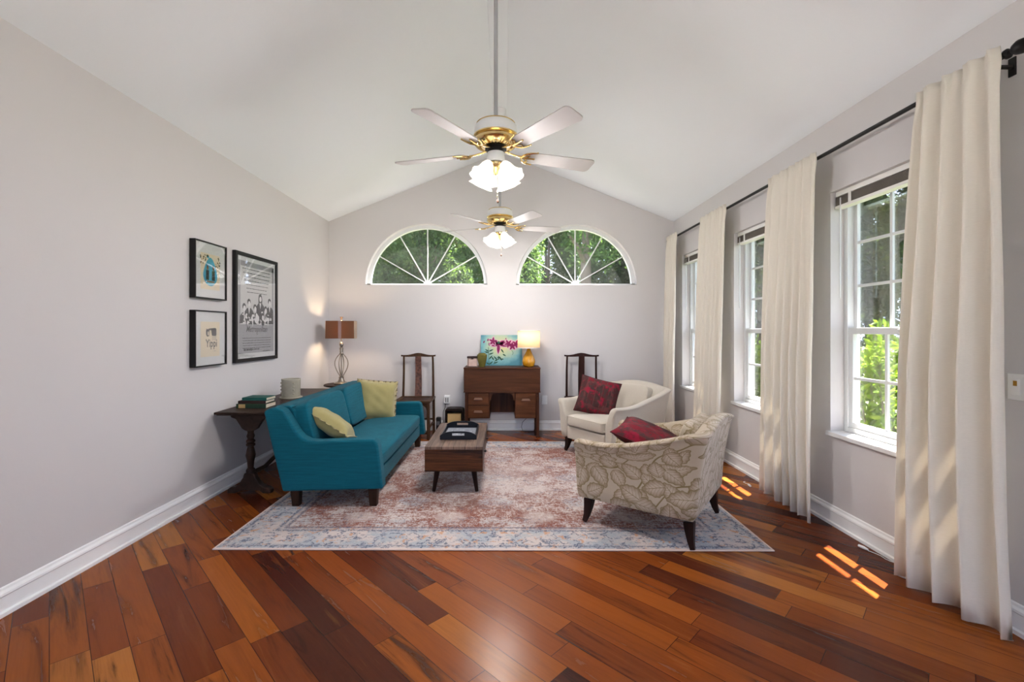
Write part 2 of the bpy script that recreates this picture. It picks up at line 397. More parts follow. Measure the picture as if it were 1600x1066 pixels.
def leaf_fabric():
    t = NT('leaf_print_upholstery', 0.85, spec=0.25)
    uv = t.coord('UV'); warp = t.noise(uv, 7, 2, 0.5, 0, out=1)
    wv = t.v_('ADD', uv, t.v_('MULTIPLY', t.v_('SUBTRACT', warp, (0.5, 0.5, 0.5)), (0.035, 0.035, 0)))
    bgc = (0.435, 0.36, 0.265); fill = (0.34, 0.265, 0.185); line = (0.19, 0.14, 0.06); edge = (0.225, 0.175, 0.09); pale = (0.455, 0.375, 0.285)
    c = t.mix(t.noise(uv, 40, 3), bgc, tuple(x*0.93 for x in bgc))
    wv2 = t.n('ShaderNodeTexWave', wave_type='BANDS', bands_direction='DIAGONAL'); t.put(wv2.inputs[0], uv)
    wv2.inputs['Scale'].default_value = 2.3; wv2.inputs['Distortion'].default_value = 7; wv2.inputs['Detail'].default_value = 0.5; wv2.inputs['Detail Scale'].default_value = 1.2
    c = t.mix(t.ramp(wv2.outputs[1], [(0.985, 0.0), (0.992, 1.0)]), c, line)
    for layer, (off, sc_, size) in enumerate([((0.37, 0.81, 0), 7.2, 0.95), ((0.13, 0.29, 0), 6.4, 1.0)]):
        p = t.map(wv, (sc_, sc_, 1), loc=off)
        vo = t.n('ShaderNodeTexVoronoi', voronoi_dimensions='2D'); t.put(vo.inputs['Vector'], p)
        vo.inputs['Scale'].default_value = 1.0; vo.inputs['Randomness'].default_value = 0.62
        d = t.v_('SUBTRACT', p, vo.outputs['Position'])
        ang = t.m_('MULTIPLY', t.sep(vo.outputs['Color'])[0], 6.283)
        rt = t.n('ShaderNodeVectorRotate', rotation_type='Z_AXIS'); t.put(rt.inputs['Vector'], d); t.put(rt.inputs['Angle'], ang)
        x, y, z = t.sep(rt.outputs[0])
        y = t.m_('DIVIDE', y, size); x = t.m_('DIVIDE', x, size)
        ax = t.m_('ABSOLUTE', x)
        cc = t.m_('COSINE', t.m_('MULTIPLY', t.m_('MULTIPLY', y, PI), 0.98))
        wdt = t.m_('MULTIPLY', t.m_('POWER', t.m_('MAXIMUM', cc, 0.0), 0.62), t.m_('MULTIPLY_ADD', y, -0.30, 0.36))
        scal = t.m_('MULTIPLY', t.m_('SINE', t.m_('MULTIPLY', y, 30)), 0.018)
        f = t.m_('SUBTRACT', t.m_('ADD', wdt, scal), ax)
        f = t.m_('MULTIPLY', f, t.m_('LESS_THAN', t.m_('ABSOLUTE', y), 0.5))
        inside = t.m_('GREATER_THAN', f, 0.0)
        body = t.mix(t.ramp(f, [(0.03, 0.0), (0.10, 1.0)]), edge, t.mix(t.ramp(f, [(0.1, 0.0), (0.25, 1.0)]), fill, pale))
        body = t.mix(t.m_('LESS_THAN', f, 0.022), body, line)
        mid = t.m_('LESS_THAN', ax, 0.011)
        sv = t.m_('FRACT', t.m_('MULTIPLY', t.m_('SUBTRACT', y, t.m_('MULTIPLY', ax, 0.9)), 6.5))
        side = t.m_('MULTIPLY', t.m_('LESS_THAN', sv, 0.13), t.m_('GREATER_THAN', f, 0.06))
        body = t.mix(t.m_('MAXIMUM', mid, t.m_('MULTIPLY', side, 0.75)), body, line)
        c = t.mix(inside, c, body)
    t.col(c); t.bump(t.noise(uv, 380, 2), 0.25, 0.002)
    t.b.inputs['Sheen Weight'].default_value = 0.2
    return t.m
LEAFAB = leaf_fabric()
CREAM = M_fabric('cream_weave', (0.46, 0.41, 0.34), (0.57, 0.52, 0.44), 50)
TEAL = M_fabric('teal_tweed', (0.0005, 0.018, 0.032), (0.007, 0.145, 0.20), 26, stretch=(0.22, 0.22, 3.2), bump=0.5, sheen=0.05)
OLIVE = M_fabric('olive_cotton', (0.25, 0.215, 0.085), (0.34, 0.295, 0.13), 30)
LINEN = M_trans('linen_cloth', (0.74, 0.69, 0.60), (0.85, 0.80, 0.71), 0.2, scale=55, stretch=(1, 1, 7))
def red_mat():
    t = NT('red_patchwork', 0.85, spec=0.08); co = t.coord()
    v = t.map(co, (11, 11, 11)); ck = t.n('ShaderNodeTexBrick'); t.put(ck.inputs[0], v)
    ck.inputs['Color1'].default_value = (0.16, 0.008, 0.018, 1); ck.inputs['Color2'].default_value = (0.035, 0.022, 0.02, 1); ck.inputs['Mortar'].default_value = (0.10, 0.03, 0.03, 1)
    ck.inputs['Scale'].default_value = 1.0; ck.inputs['Mortar Size'].default_value = 0.05; ck.inputs['Brick Width'].default_value = 0.75; ck.inputs['Row Height'].default_value = 0.6
    n = t.noise(co, 22, 3, 0.6, 1.0)
    c = t.mix(t.ramp(n, [(0.5, 0.0), (0.58, 0.8)]), ck.outputs[0], (0.045, 0.03, 0.028))
    c = t.mix(t.ramp(t.noise(t.map(co, loc=(3, 1, 2)), 14, 3, 0.6), [(0.55, 0.0), (0.66, 0.85)]), c, (0.24, 0.01, 0.03))
    t.col(c); t.b.inputs['Sheen Weight'].default_value = 0.03; t.bump(n, 0.3, 0.004); return t.m
REDPAT = red_mat()
WALNUT = M_wood('walnut_leg', (0.0176, 0.0080, 0.0048), (0.0560, 0.0256, 0.0144), 2)
DARKLEG = M_wood('espresso_leg', (0.010, 0.005, 0.004), (0.030, 0.013, 0.010), 2)
DESKW = M_wood('oak_desk', (0.028, 0.009, 0.004), (0.105, 0.036, 0.014), 0, 0.9)
DESKV = M_wood('oak_desk_upright', (0.026, 0.008, 0.004), (0.095, 0.032, 0.013), 2, 0.9)
DESKD = M_wood('oak_drawer', (0.036, 0.012, 0.005), (0.135, 0.048, 0.018), 0, 1.1)
PULLW = M_wood('worn_pull', (0.14, 0.075, 0.05), (0.27, 0.155, 0.105), 0, 1.5)
CHAIRW = M_wood('elm_chair', (0.0245, 0.0119, 0.0063), (0.1120, 0.0574, 0.0294), 2, 0.8)
CHAIRD = M_wood('dark_elm_chair', (0.0144, 0.0056, 0.0048), (0.0480, 0.0192, 0.0152), 2, 0.8)
def carved_mat():
    t = NT('carved_splat', 0.5); co = t.coord(); v = t.n('ShaderNodeTexVoronoi', feature='SMOOTH_F1'); t.put(v.inputs['Vector'], co); v.inputs['Scale'].default_value = 38
    n = t.noise(co, 25, 4, 0.7, 1)
    t.col(t.mix(n, t.ramp(v.outputs[0], [(0.1, (0.03, 0.010, 0.006)), (0.6, (0.22, 0.085, 0.05))]), (0.05, 0.016, 0.01))); t.bump(v.outputs[0], 0.8, 0.006); return t.m
CARVED = carved_mat()
TABLEW = M_wood('side_table_wood', (0.0140, 0.0070, 0.0049), (0.0525, 0.0294, 0.0210), 1, 0.9)
def plank_table_mat(name, axis, dark, light, rough=0.4):
    t = NT(name, rough, spec=0.12); co = t.coord(); x, y, z = t.sep(co)
    along, across, W = (y, x, 0.09) if axis == 1 else (x, z, 0.066)
    row = t.m_('FLOOR', t.m_('DIVIDE', across, W)); wn = t.n('ShaderNodeTexWhiteNoise', noise_dimensions='1D'); t.put(wn.inputs['W'], t.m_('ADD', row, 3.1))
    v = t.comb(t.m_('MULTIPLY', along, 3), t.m_('MULTIPLY', across, 38), t.m_('MULTIPLY', wn.outputs[0], 31))
    g = t.noise(v, 1.0, 6, 0.65, 1.2)
    c = t.ramp(t.m_('ADD', g, t.m_('MULTIPLY', t.m_('SUBTRACT', wn.outputs[0], 0.5), 0.22)), [(0.3, dark), (0.5, tuple((a+b)/2.2 for a, b in zip(dark, light))), (0.7, light)])
    fr = t.m_('FRACT', t.m_('DIVIDE', across, W)); t.col(t.mix(t.m_('LESS_THAN', fr, 0.035), c, (0.008, 0.004, 0.003)))
    t.bump(g, 0.2, 0.003); return t.m
CTOP = plank_table_mat('reclaimed_top', 1, (0.055, 0.034, 0.025), (0.20, 0.135, 0.10))
CSIDE = plank_table_mat('reclaimed_side', 0, (0.012, 0.005, 0.003), (0.095, 0.031, 0.010), 0.35)
BRASS = M_plain('polished_brass', (0.80, 0.60, 0.28), 0.2, 0.08, metallic=1)
RODG = M_plain('fan_rod_grey', (0.36, 0.36, 0.37), 0.4, 0.03)
FANW = M_plain('fan_white', (0.72, 0.72, 0.72), 0.35, 0.03)
BLADE = M_plain('blade_white', (0.45, 0.43, 0.425), 0.45, 0.04)
PEWTER = M_plain('brushed_pewter', (0.30, 0.26, 0.22), 0.38, 0.25, 20, metallic=0.85)

# ------------------------------------------------------------------ the room
XL, XR, YB, YR = -2.30, 2.215, 5.96, -3.2
XC, ZR, ZE = -0.045, 3.64, 2.73
def ceil_z(x): return ZR-(ZR-ZE)*abs(x-XC)/((XR-XL)/2)
WX = XR+0.20                                   # outer face of the right wall
tag(MB().bb(XL-0.3, XR+0.3, YR-0.3, YB+0.3, -0.12, 0).build('floor', FLOOR, smooth=False), kind='structure')
m = MB()
for sgn, xe in ((-1, XL-0.3), (1, XR+0.25)):
    p = [(XC, ZR), (xe, ceil_z(xe)), (xe, ceil_z(xe)+0.16), (XC, ZR+0.16)]
    m.prism(p, YR-0.3, YB+0.3, 'y')
tag(m.build('ceiling', CEIL, smooth=False), kind='structure')
tag(MB().bb(XC-0.075, XC+0.075, YR, YB-0.001, ZR-0.035, ZR+0.05).build('trim_1', CEIL, bevel=0.006), kind='structure')
m = MB(); m.bb(XL-0.2, XL, YR, YB, 0, ZE+0.02)
tag(m.build('wall_left', WALL, smooth=False), kind='structure')
# right wall with three window openings
OPEN = [(2.18, 3.09), (3.477, 4.387), (4.755, 5.665)]; Z0, Z1 = 0.62, 2.238
m = MB(); y = YR
for a, b in OPEN:
    m.bb(XR, WX, y, a, 0, ZE+0.02); m.bb(XR, WX, a, b, 0, Z0); m.bb(XR, WX, a, b, Z1, ZE+0.02); y = b
m.bb(XR, WX, y, YB+0.2, 0, ZE+0.02)
tag(m.build('wall_right', WALL, smooth=False), kind='structure')
# back wall with two half-round openings
ARCH = [(-1.023, 1.904, 0.797), (0.943, 1.902, 0.79)]; YW = YB+0.18
m = MB()
xs = sorted(set([XL-0.2, XR+0.2, XC]+[c-r*math.cos(PI*k/48) for c, zc, r in ARCH for k in range(49)]))
for xa, xb in zip(xs[:-1], xs[1:]):
    hit = next(((c, zc, r) for c, zc, r in ARCH if xa > c-r-1e-6 and xb < c+r+1e-6), None)
    ta, tb = ceil_z(xa)+0.05, ceil_z(xb)+0.05
    if not hit: m.prism([(xa, 0), (xb, 0), (xb, tb), (xa, ta)], YB, YW, 'y')
    else:
        c, zc, r = hit; ha = zc+math.sqrt(max(0, r*r-(xa-c)**2)); hb = zc+math.sqrt(max(0, r*r-(xb-c)**2))
        m.prism([(xa, 0), (xb, 0), (xb, zc), (xa, zc)], YB, YW, 'y')
        m.prism([(xa, ha), (xb, hb), (xb, tb), (xa, ta)], YB, YW, 'y')
tag(m.build('wall_back', WALL, smooth=False), kind='structure')
# rear wall behind the camera; unseen glazed doors added to let daylight in
m = MB(); DX0, DX1, DZ = XL+0.25, XR-0.25, 2.45
m.prism([(XL-0.2, 0), (DX0, 0), (DX0, DZ), (XL-0.2, DZ)], YR-0.2, YR, 'y'); m.prism([(DX1, 0), (XR+0.2, 0), (XR+0.2, DZ), (DX1, DZ)], YR-0.2, YR, 'y')
m.prism([(XL-0.2, DZ), (XR+0.2, DZ), (XR+0.2, ZE), (XC, ZR+0.05), (XL-0.2, ZE)], YR-0.2, YR, 'y')
tag(m.build('wall_rear', WALL, smooth=False), kind='structure')
d = thing('door_added_1', 'unseen wide glazed doors behind the viewer, added as a daylight source', 'door', (XC, YR-0.1, 0), kind='structure')
m = MB()
for x in (DX0+0.03, (DX0+DX1)/2, DX1-0.03): m.bb(x-0.03, x+0.03, YR-0.13, YR-0.07, 0.0, DZ)
m.bb(DX0, DX1, YR-0.13, YR-0.07, DZ-0.06, DZ); m.bb(DX0, DX1, YR-0.13, YR-0.07, 0, 0.06)
m.build('frame', VINYL, d, smooth=False)
MB().bb(DX0+0.05, DX1-0.05, YR-0.102, YR-0.098, 0.05, DZ-0.05).build('pane', GLASS, d, smooth=False)
# baseboards: stepped profile
def baseboard(name, prof_fn, a, b, axis):
    pr = [(0, 0), (0.030, 0), (0.030, 0.018), (0.017, 0.022), (0.015, 0.085), (0.022, 0.092), (0.020, 0.102), (0.010, 0.112), (0.008, 0.122), (0, 0.126)]
    m = MB(); m.prism([prof_fn(*q) for q in pr], a, b, axis); tag(m.build(name, TRIM, angle=25), kind='structure')
baseboard('baseboard_left', lambda d, z: (XL+d, z), YR, YB, 'y')
baseboard('baseboard_right', lambda d, z: (XR-d, z), YR, YB, 'y')
baseboard('baseboard_back', lambda d, z: (YB-d, z), XL+0.03, XR-0.03, 'x')
# eave outside, over the right windows, and the roof it belongs to
tag(MB().bb(WX, 2.70, YR-0.3, YB+0.6, 2.50, 2.64).build('trim_2', TRIM, smooth=False), kind='structure')

# side windows: single hung, two columns of lights
def side_window(k, y0, y1):
    gx = XR+0.12                               # glazing plane
    wn = thing('window_%d' % k, 'white single-hung window with muntins in the right wall', 'window', (gx, (y0+y1)/2, Z0), kind='structure')
    f = MB(); fw = 0.035; zt = Z1
    for a, b in ((y0, y0+fw), (y1-fw, y1)): f.bb(gx-0.03, gx+0.05, a, b, Z0, zt)
    f.bb(gx-0.03, gx+0.05, y0+fw, y1-fw, Z0, Z0+0.035); f.bb(gx-0.03, gx+0.05, y0+fw, y1-fw, zt-fw, zt)
    f.build('frame', VINYL, wn, bevel=0.003)
    zm = 1.29
    up = MB(); sr = 0.028; a, b = y0+fw, y1-fw
    up.bb(gx+0.012, gx+0.035, a, a+sr, zm-0.01, zt-fw); up.bb(gx+0.012, gx+0.035, b-sr, b, zm-0.01, zt-fw)
    up.bb(gx+0.012, gx+0.035, a+sr, b-sr, zm-0.012, zm+0.022); up.bb(gx+0.012, gx+0.035, a+sr, b-sr, zt-fw-sr, zt-fw)
    us = up.build('upper_sash', VINYL, wn, bevel=0.003)
    MB().bb(gx+0.021, gx+0.025, a+sr, b-sr, zm+0.02, zt-fw-sr).build('pane', GLASS, us, smooth=False)
    mu = MB(); h = (zt-fw-sr)-(zm+0.02); yc = (a+b)/2
    cols = [a+sr+(b-a-2*sr)*q/3 for q in (1, 2)]
    for yq in cols: mu.bb(gx+0.016, gx+0.030, yq-0.009, yq+0.009, zm+0.02, zt-fw-sr)
    for q in (1, 2): mu.bb(gx+0.0165, gx+0.0295, a+sr, b-sr, zm+0.02+h*q/3-0.009, zm+0.02+h*q/3+0.009)
    mu.build('muntin_grid', VINYL, us, smooth=False)
    lo = MB(); zb = Z0+0.035
    lo.bb(gx-0.022, gx+0.008, a, a+sr+0.006, zb, zm+0.03); lo.bb(gx-0.022, gx+0.008, b-sr-0.006, b, zb, zm+0.03)
    lo.bb(gx-0.024, gx+0.008, a+sr, b-sr, zm-0.012, zm+0.03); lo.bb(gx-0.022, gx+0.008, a+sr, b-sr, zb, zb+0.035)
    ls = lo.build('lower_sash', VINYL, wn, bevel=0.003)
    MB().bb(gx-0.009, gx-0.005, a+sr, b-sr, zb+0.03, zm-0.01).build('pane', GLASS, ls, smooth=False)
    mu = MB(); z0, z1 = zb+0.035, zm-0.012
    for yq in cols: mu.bb(gx-0.014, gx, yq-0.009, yq+0.009, z0, z1)
    mu.bb(gx-0.0135, gx-0.0005, a+sr, b-sr, (z0+z1)/2-0.009, (z0+z1)/2+0.009)
    mu.build('muntin_grid', VINYL, ls, smooth=False)
    MB().bb(gx-0.034, gx-0.024, yc-0.03, yc+0.03, zm+0.005, zm+0.02).build('sash_lock', VINYL, wn, bevel=0.002)
    MB().bb(XR-0.028, gx-0.03, y0-0.012, y1+0.012, Z0-0.028, Z0+0.002).build('sill', SILL, wn, bevel=0.004)
for k, (a, b) in enumerate(OPEN): side_window(k+1, a, b)

# half-round windows: sunburst of five muntins
def arch_window(k, c, zc, r):
    gy = YB+0.11
    wn = thing('window_%d' % k, 'white half-round window with sunburst muntins in the back wall', 'window', (c, gy, zc), kind='structure')
    m = MB(); n = 48; fw = 0.045
    ri = r-fw
    for i in range(n):
        a0, a1 = PI*i/n, PI*(i+1)/n
        m.prism([(c+r*math.cos(a0), zc+r*math.sin(a0)), (c+r*math.cos(a1), zc+r*math.sin(a1)), (c+ri*math.cos(a1), zc+ri*math.sin(a1)), (c+ri*math.cos(a0), zc+ri*math.sin(a0))], gy-0.03, gy+0.03, 'y')
    m.bb(c-r, c+r, gy-0.03, gy+0.03, zc, zc+0.022)
    m.build('frame', VINYL, wn, angle=30)
    m = MB(); pts = [(c+ri*math.cos(PI*i/n), zc+0.01+ri*math.sin(PI*i/n)) for i in range(n+1)]
    m.prism(pts, gy-0.002, gy+0.002, 'y'); m.build('pane', HGLASS, wn, smooth=False)
    m = MB()
    for j in range(1, 6):
        a = PI*j/6; Mx = Matrix.Translation((c, gy, zc+0.02)) @ Matrix.Rotation(-a, 4, 'Y')
        m.box(((ri+0.03)/2+0.01, 0, 0), (ri-0.02, 0.016, 0.014), Mx)
    m.prism([(c+0.055*math.cos(PI*i/12), zc+0.01+0.055*math.sin(PI*i/12)) for i in range(13)], gy-0.012, gy+0.012, 'y')
    m.build('muntin_fan', VINYL, wn, smooth=False)
for k, (c, zc, r) in enumerate(ARCH): arch_window(k+4, c, zc, r)

# raised blinds, each a stack of slats under a headrail
BLD = M_plain('blind_slats', (0.16, 0.14, 0.12), 0.5, 0.2); BLC = M_plain('blind_rail', (0.83, 0.82, 0.78), 0.45, 0.03)
def blind(k, y0, y1):
    lab = ['raised white blind with brown slat stack atop the nearest side window, by the light switch',
           'raised white blind with brown slat stack atop the middle side window', 'raised white blind with brown slat stack atop the farthest side window, next to the corner'][k]
    t = thing('window_blind', lab, 'blind', (XR+0.05, (y0+y1)/2, Z1), group='raised blinds of the side windows')
    a, b = y0+0.006, y1-0.006
    MB().bb(XR+0.03, XR+0.08, a, b, Z1-0.035, Z1-0.001).build('headrail', BLC, t, bevel=0.002)
    s_ = MB(); z = Z1-0.041
    for q in range(11): s_.bb(XR+0.028, XR+0.078, a+0.003, b-0.003, z-0.0035, z); z -= 0.0052
    s_.build('slat_stack', BLD, t, smooth=False)
    MB().bb(XR+0.024, XR+0.082, a, b, z-0.018, z+0.001).build('bottom_rail', BLC, t, bevel=0.003)
    for yy in (b-0.13, a+0.13): MB().bb(XR+0.0255, XR+0.0275, yy-0.012, yy+0.012, z, Z1-0.03).build('ladder_tape', BLC, t, smooth=False)
    MB().tube([(XR+0.026, b-0.05, Z1-0.05), (XR+0.024, b-0.05, Z1-0.72)], 0.0045, 6).build('tilt_wand', VINYL, t)
for k, (a, b) in enumerate(OPEN): blind(k, a, b)

# ------------------------------------------------------------------ curtains and their rod
RODX, RODZ = 2.122, 2.468
t = thing('curtain_rod', 'long black curtain rod above the three side windows', 'curtain rod', (RODX, 3.9, RODZ))
MB().tube([(RODX, 1.93, RODZ), (RODX, YB-0.03, RODZ)], 0.0125, 12).build('rod', BLACK, t)
for s_, ye in ((-1, 1.93),):
    f = MB(); M_ = Matrix.Translation((RODX, ye, RODZ)) @ Matrix.Rotation(PI/2, 4, 'X')
    f.lathe([(0.014, 0), (0.021, 0.006), (0.021, 0.014), (0.012, 0.02), (0.012, 0.03), (0.024, 0.042), (0.031, 0.062), (0.026, 0.085), (0.012, 0.1), (0.0, 0.104)], 16, M=M_)
    f.build('finial', BLACK, t)
for yy in (1.98, 3.45, 4.72, 5.9):
    b = MB(); b.bb(RODX-0.006, XR-0.001, yy-0.007, yy+0.007, RODZ-0.028, RODZ-0.014); b.bb(XR-0.008, XR-0.001, yy-0.015, yy+0.015, RODZ-0.06, RODZ+0.02)
    b.build('bracket', BLACK, t, bevel=0.002)
def curtain(top, bot, nf, label, seed, amp=0.034, xoff=0.0, swing=0.0):
    """top / bot: (near Y, far Y) of the panel at the rod and at the hem"""
    rg = random.Random(seed); ph = [rg.uniform(-0.6, 0.6) for _ in range(nf*2+3)]
    wd = [rg.uniform(0.75, 1.25) for _ in range(nf)]
    tot = sum(wd); cum = [0]
    for q in wd: cum.append(cum[-1]+q/tot)
    def warp(u):
        for i in range(nf):
            if u <= cum[i+1]+1e-9: return (i+(u-cum[i])/(cum[i+1]-cum[i]))/nf, i
        return 1.0, nf-1
    def fn(u, v):
        z = 0.012+(2.50-0.012)*v
        g = 1-v
        w_, i = warp(u)
        k = w_*nf*2*PI
        y = (top[0]*v+bot[0]*g)+((top[1]-top[0])*v+(bot[1]-bot[0])*g)*u
        spread = min(1, g*1.8)
        A = amp*(0.55+0.75*spread)*(1+0.35*ph[i])
        x = RODX-0.024+xoff-0.012*spread-A*(0.5+0.5*math.sin(k+0.5*math.sin(3.1*g+ph[i])))+0.006*math.sin(2*k+4*g+ph[i+2])*spread
        x += 0.010*g*math.sin(5*g+u*4)
        y += 0.010*spread*math.cos(k)+0.004*math.sin(9*g+k)
        x += swing*g*(1-u)**3
        q = max(0, 1-abs(v-0.975)/0.03); x += 0.012*q*(0.5+0.5*math.sin(k+0.5)); y += 0.006*q*math.sin(3*k)
        if v > 0.985: x += 0.007*math.sin(k*2.5)
        if g > 0.97: z = 0.012+0.010*(0.5+0.5*math.sin(k*0.5+seed))
        return (x, y, z)
    m = MB(); m.grid(fn, nf*14+1, 46)
    # hem and header stitching folds are part of the cloth
    y = (top[0]+top[1])/2
    return single(m, 'curtain', LINEN, label, 'curtain', (RODX-0.03, y, 0), 'linen curtain panels along the side windows', solid=0.004, fix=False, angle=None)
curtain((1.915, 2.30), (1.87, 2.38), 4, 'cream linen curtain panel nearest the light switch, widest and frontmost', 3, 0.062, 0.0, 0.075)
curtain((3.05, 3.60), (3.03, 3.68), 6, 'cream linen curtain panel between the nearest and the middle side window', 5)
curtain((4.30, 4.87), (4.34, 4.98), 6, 'cream linen curtain panel between the middle and the farthest side window', 8)
curtain((5.52, 5.87), (5.50, 5.90), 4, 'cream linen curtain panel in the back right corner, smallest and farthest', 11)
# blind cords lying on the floor below the windows
CORD = M_plain('white_cord', (0.8, 0.8, 0.78), 0.5, 0.03)
def floor_cord(x, y, lab, dirv, L):
    t = thing('blind_cord', lab, 'cord', (x, y, 0), group='blind cord ends on the floor')
    dx, dy = dirv
    MB().tube([(x, y, 0.009), (x+0.028*dx, y+0.028*dy, 0.010), (x+0.055*dx, y+0.055*dy, 0.009)], [0.008, 0.009, 0.005], 8).build('tassel', CORD, t)
    pts = [(x+(0.055+L*i/8)*dx+0.01*math.sin(i), y+(0.055+L*i/8)*dy-0.012*math.sin(i*0.9), 0.004) for i in range(9)]
    MB().tube(pts, 0.002, 5).build('string', CORD, t)
floor_cord(2.13, 2.735, 'white blind cord tassel on floor below the nearest side window', (0.25, -0.95), 0.22)
floor_cord(2.085, 2.42, 'white blind cord tassel on floor at the hem of the frontmost curtain', (0.3, -0.9), 0.2)
floor_cord(2.045, 3.78, 'white blind cord tassel on floor at the hem of the curtain by middle window', (0.1, 0.9), 0.1)

# ------------------------------------------------------------------ rug
RA, RB = 1.66, 1.32
rx, ry = -0.062, (711*1.3/344.5+711*1.3/174)/2
ROT = R(-0.35)
RB = (711*1.3/174-711*1.3/344.5)/2
m = MB(); nx, ny = 60, 40
m.prism([(-RA, -RB), (RA, -RB), (RA, RB), (-RA, RB)], 0.001, 0.009, 'z')
rug = m.build('area_rug', rug_mat(RA, RB), bevel=0.003); rug.location = (rx, ry, 0); rug.rotation_euler = (0, 0, ROT)
tag(rug, 'large faded rust and pale blue distressed oriental rug on the wood floor', 'rug')
RT = 0.0095                                     # top of the rug

# ------------------------------------------------------------------ soft shapes
def pillow_mb(w_, h_, t_, n=26, ear=0.06, flange=0.0):
    """throw cushion standing in the local XZ plane, centre at origin"""
    m = MB()
    def shape(u, v, s):
        a, b = 2*u-1, 2*v-1
        k = 1-0.07*(1-abs(b)**2)*abs(a)-ear*0; kb = 1-0.07*(1-abs(a)**2)*abs(b)
        x = a*k*w_/2; z = b*kb*h_/2
        th = t_/2*max(0, (1-a**4)*(1-b**4))**0.62
        th += 0.006*math.sin(9*a+4*b)*math.cos(7*b)*max(0, (1-a*a)*(1-b*b))
        return (x, s*max(th, 0.0015), z)
    for s in (-1, 1): m.grid(lambda u, v: shape(u, v, s), n, n)
    if flange:
        N = 96
        def edge(k):
            q = k/N*4; i = int(q) % 4; f = q-int(q)
            a, b = [(-1+2*f, -1), (1, -1+2*f), (1-2*f, 1), (-1, 1-2*f)][i]
            kk = 1-0.07*(1-abs(b)**2)*abs(a); kb = 1-0.07*(1-abs(a)**2)*abs(b)
            return a*kk*w_/2, b*kb*h_/2, a, b
        vs, fs = [], []
        for k in range(N):
            x, z, a, b = edge(k); l = math.hypot(a, b)
            wv = 0.006*math.sin(k*1.9)+0.003*math.sin(k*4.3)
            vs += [(x*0.97, -0.002, z*0.97), (x+a/l*flange, wv, z+b/l*flange), (x*0.97, 0.002, z*0.97)]
        for k in range(N):
            j = (k+1) % N; fs += [(3*k, 3*j, 3*j+1, 3*k+1), (3*k+1, 3*j+1, 3*j+2, 3*k+2)]
        return m, (vs, fs)
    return m, None
def slumped(A, B, s, half):
    """pose of a pillow whose near edge runs from A to B: centre and euler"""
    A, B = Vector(A), Vector(B); e = (B-A).normalized(); p = Vector((-e.z, 0, e.x)); n_ = (p*math.sqrt(1-s*s)+Vector((0, s, 0))).normalized()
    if n_.z < 0: n_ = -n_
    f = e.cross(n_).normalized(); f = f if f.y > 0 else -f
    x = e; y = n_; z = x.cross(y)
    return tuple((A+B)/2+f*half), Matrix((x, y, z)).transposed().to_euler()
def cushion(name, label, mat, w_, h_, t_, loc, rot, group, flange=0, pipe=None):
    m, fl = pillow_mb(w_, h_, t_, flange=flange)
    o = m.build('cover', mat, None, angle=None)
    root = thing(name, label, 'cushion', loc, group=group); root.rotation_euler = rot
    o.parent = root
    if fl:
        f = MB(); f.add(*fl); fo = f.build('fringe', pipe or mat, None, angle=None); fo.parent = root
    elif pipe:
        f = MB(); P = []
        for k in range(81):
            q = (k % 80)/80*4; i = int(q) % 4; ff = q-int(q)
            a, b = [(-1+2*ff, -1), (1, -1+2*ff), (1-2*ff, 1), (-1, 1-2*ff)][i]
            P.append((a*(1-0.07*(1-b*b)*abs(a))*w_/2, 0, b*(1-0.07*(1-a*a)*abs(b))*h_/2))
        f.tube(P, 0.004, 6, caps=False); fo = f.build('piping', pipe, None, angle=None); fo.parent = root
    return root
def puffy(m, x0, x1, y0, y1, z0, z1, crown=0.02, r=0.03, n=16):
    """box cushion with rounded edges and a crowned top, as a closed grid"""
    cx, cy, cz = (x0+x1)/2, (y0+y1)/2, (z0+z1)/2; hx, hy, hz = (x1-x0)/2, (y1-y0)/2, (z1-z0)/2
    def sgnp(v, p): return math.copysign(abs(v)**p, v)
    vs, fs = [], []; nu, nv = 48, 24
    for j in range(nv+1):
        ph = -PI/2+PI*j/nv
        for i in range(nu):
            th = 2*PI*i/nu
            e1, e2 = 0.30, 0.16
            cp, sp = sgnp(math.cos(ph), e1), sgnp(math.sin(ph), e1)
            x = cp*sgnp(math.cos(th), e2); y = cp*sgnp(math.sin(th), e2)
            z = sp*hz+crown*max(0, sp)*(1-x*x)*(1-y*y)
            vs.append((cx+x*hx, cy+y*hy, cz+z))
    for j in range(nv):
        for i in range(nu):
            k = (i+1) % nu; fs.append((j*nu+i, j*nu+k, (j+1)*nu+k, (j+1)*nu+i))
    m.add(vs, fs); return m

# ------------------------------------------------------------------ teal sofa (long side along Y, facing +X)
SX0, SX1, SY0, SY1 = -1.74, -0.925, 3.30, 5.14
sofa = thing('sofa', 'teal tweed two-seat sofa with sloping arms on the rug', 'sofa', (-1.33, 4.2, RT))
s_ = 215.5
def sp(px, py): return ((px-VX)/s_, EYE-(py-VY)/s_)
armp = [sp(440.7, 769), sp(598, 765), sp(594, 728), sp(590.5, 699), sp(588, 691), sp(582, 687.5), sp(560, 687.5), sp(495.6, 690.5), sp(480, 689), sp(471, 684.5),
        sp(463, 676), sp(455, 663), sp(449, 652.7), sp(441, 642), sp(432, 637.8), sp(420, 638.5), sp(411, 643.5)]
for (a, b) in ((SY0, SY0+0.105), (SY1-0.105, SY1)):
    m = MB(); m.prism(armp, a, b, 'y'); m.build('arm', TEAL, sofa, bevel=0.016, seg=3)
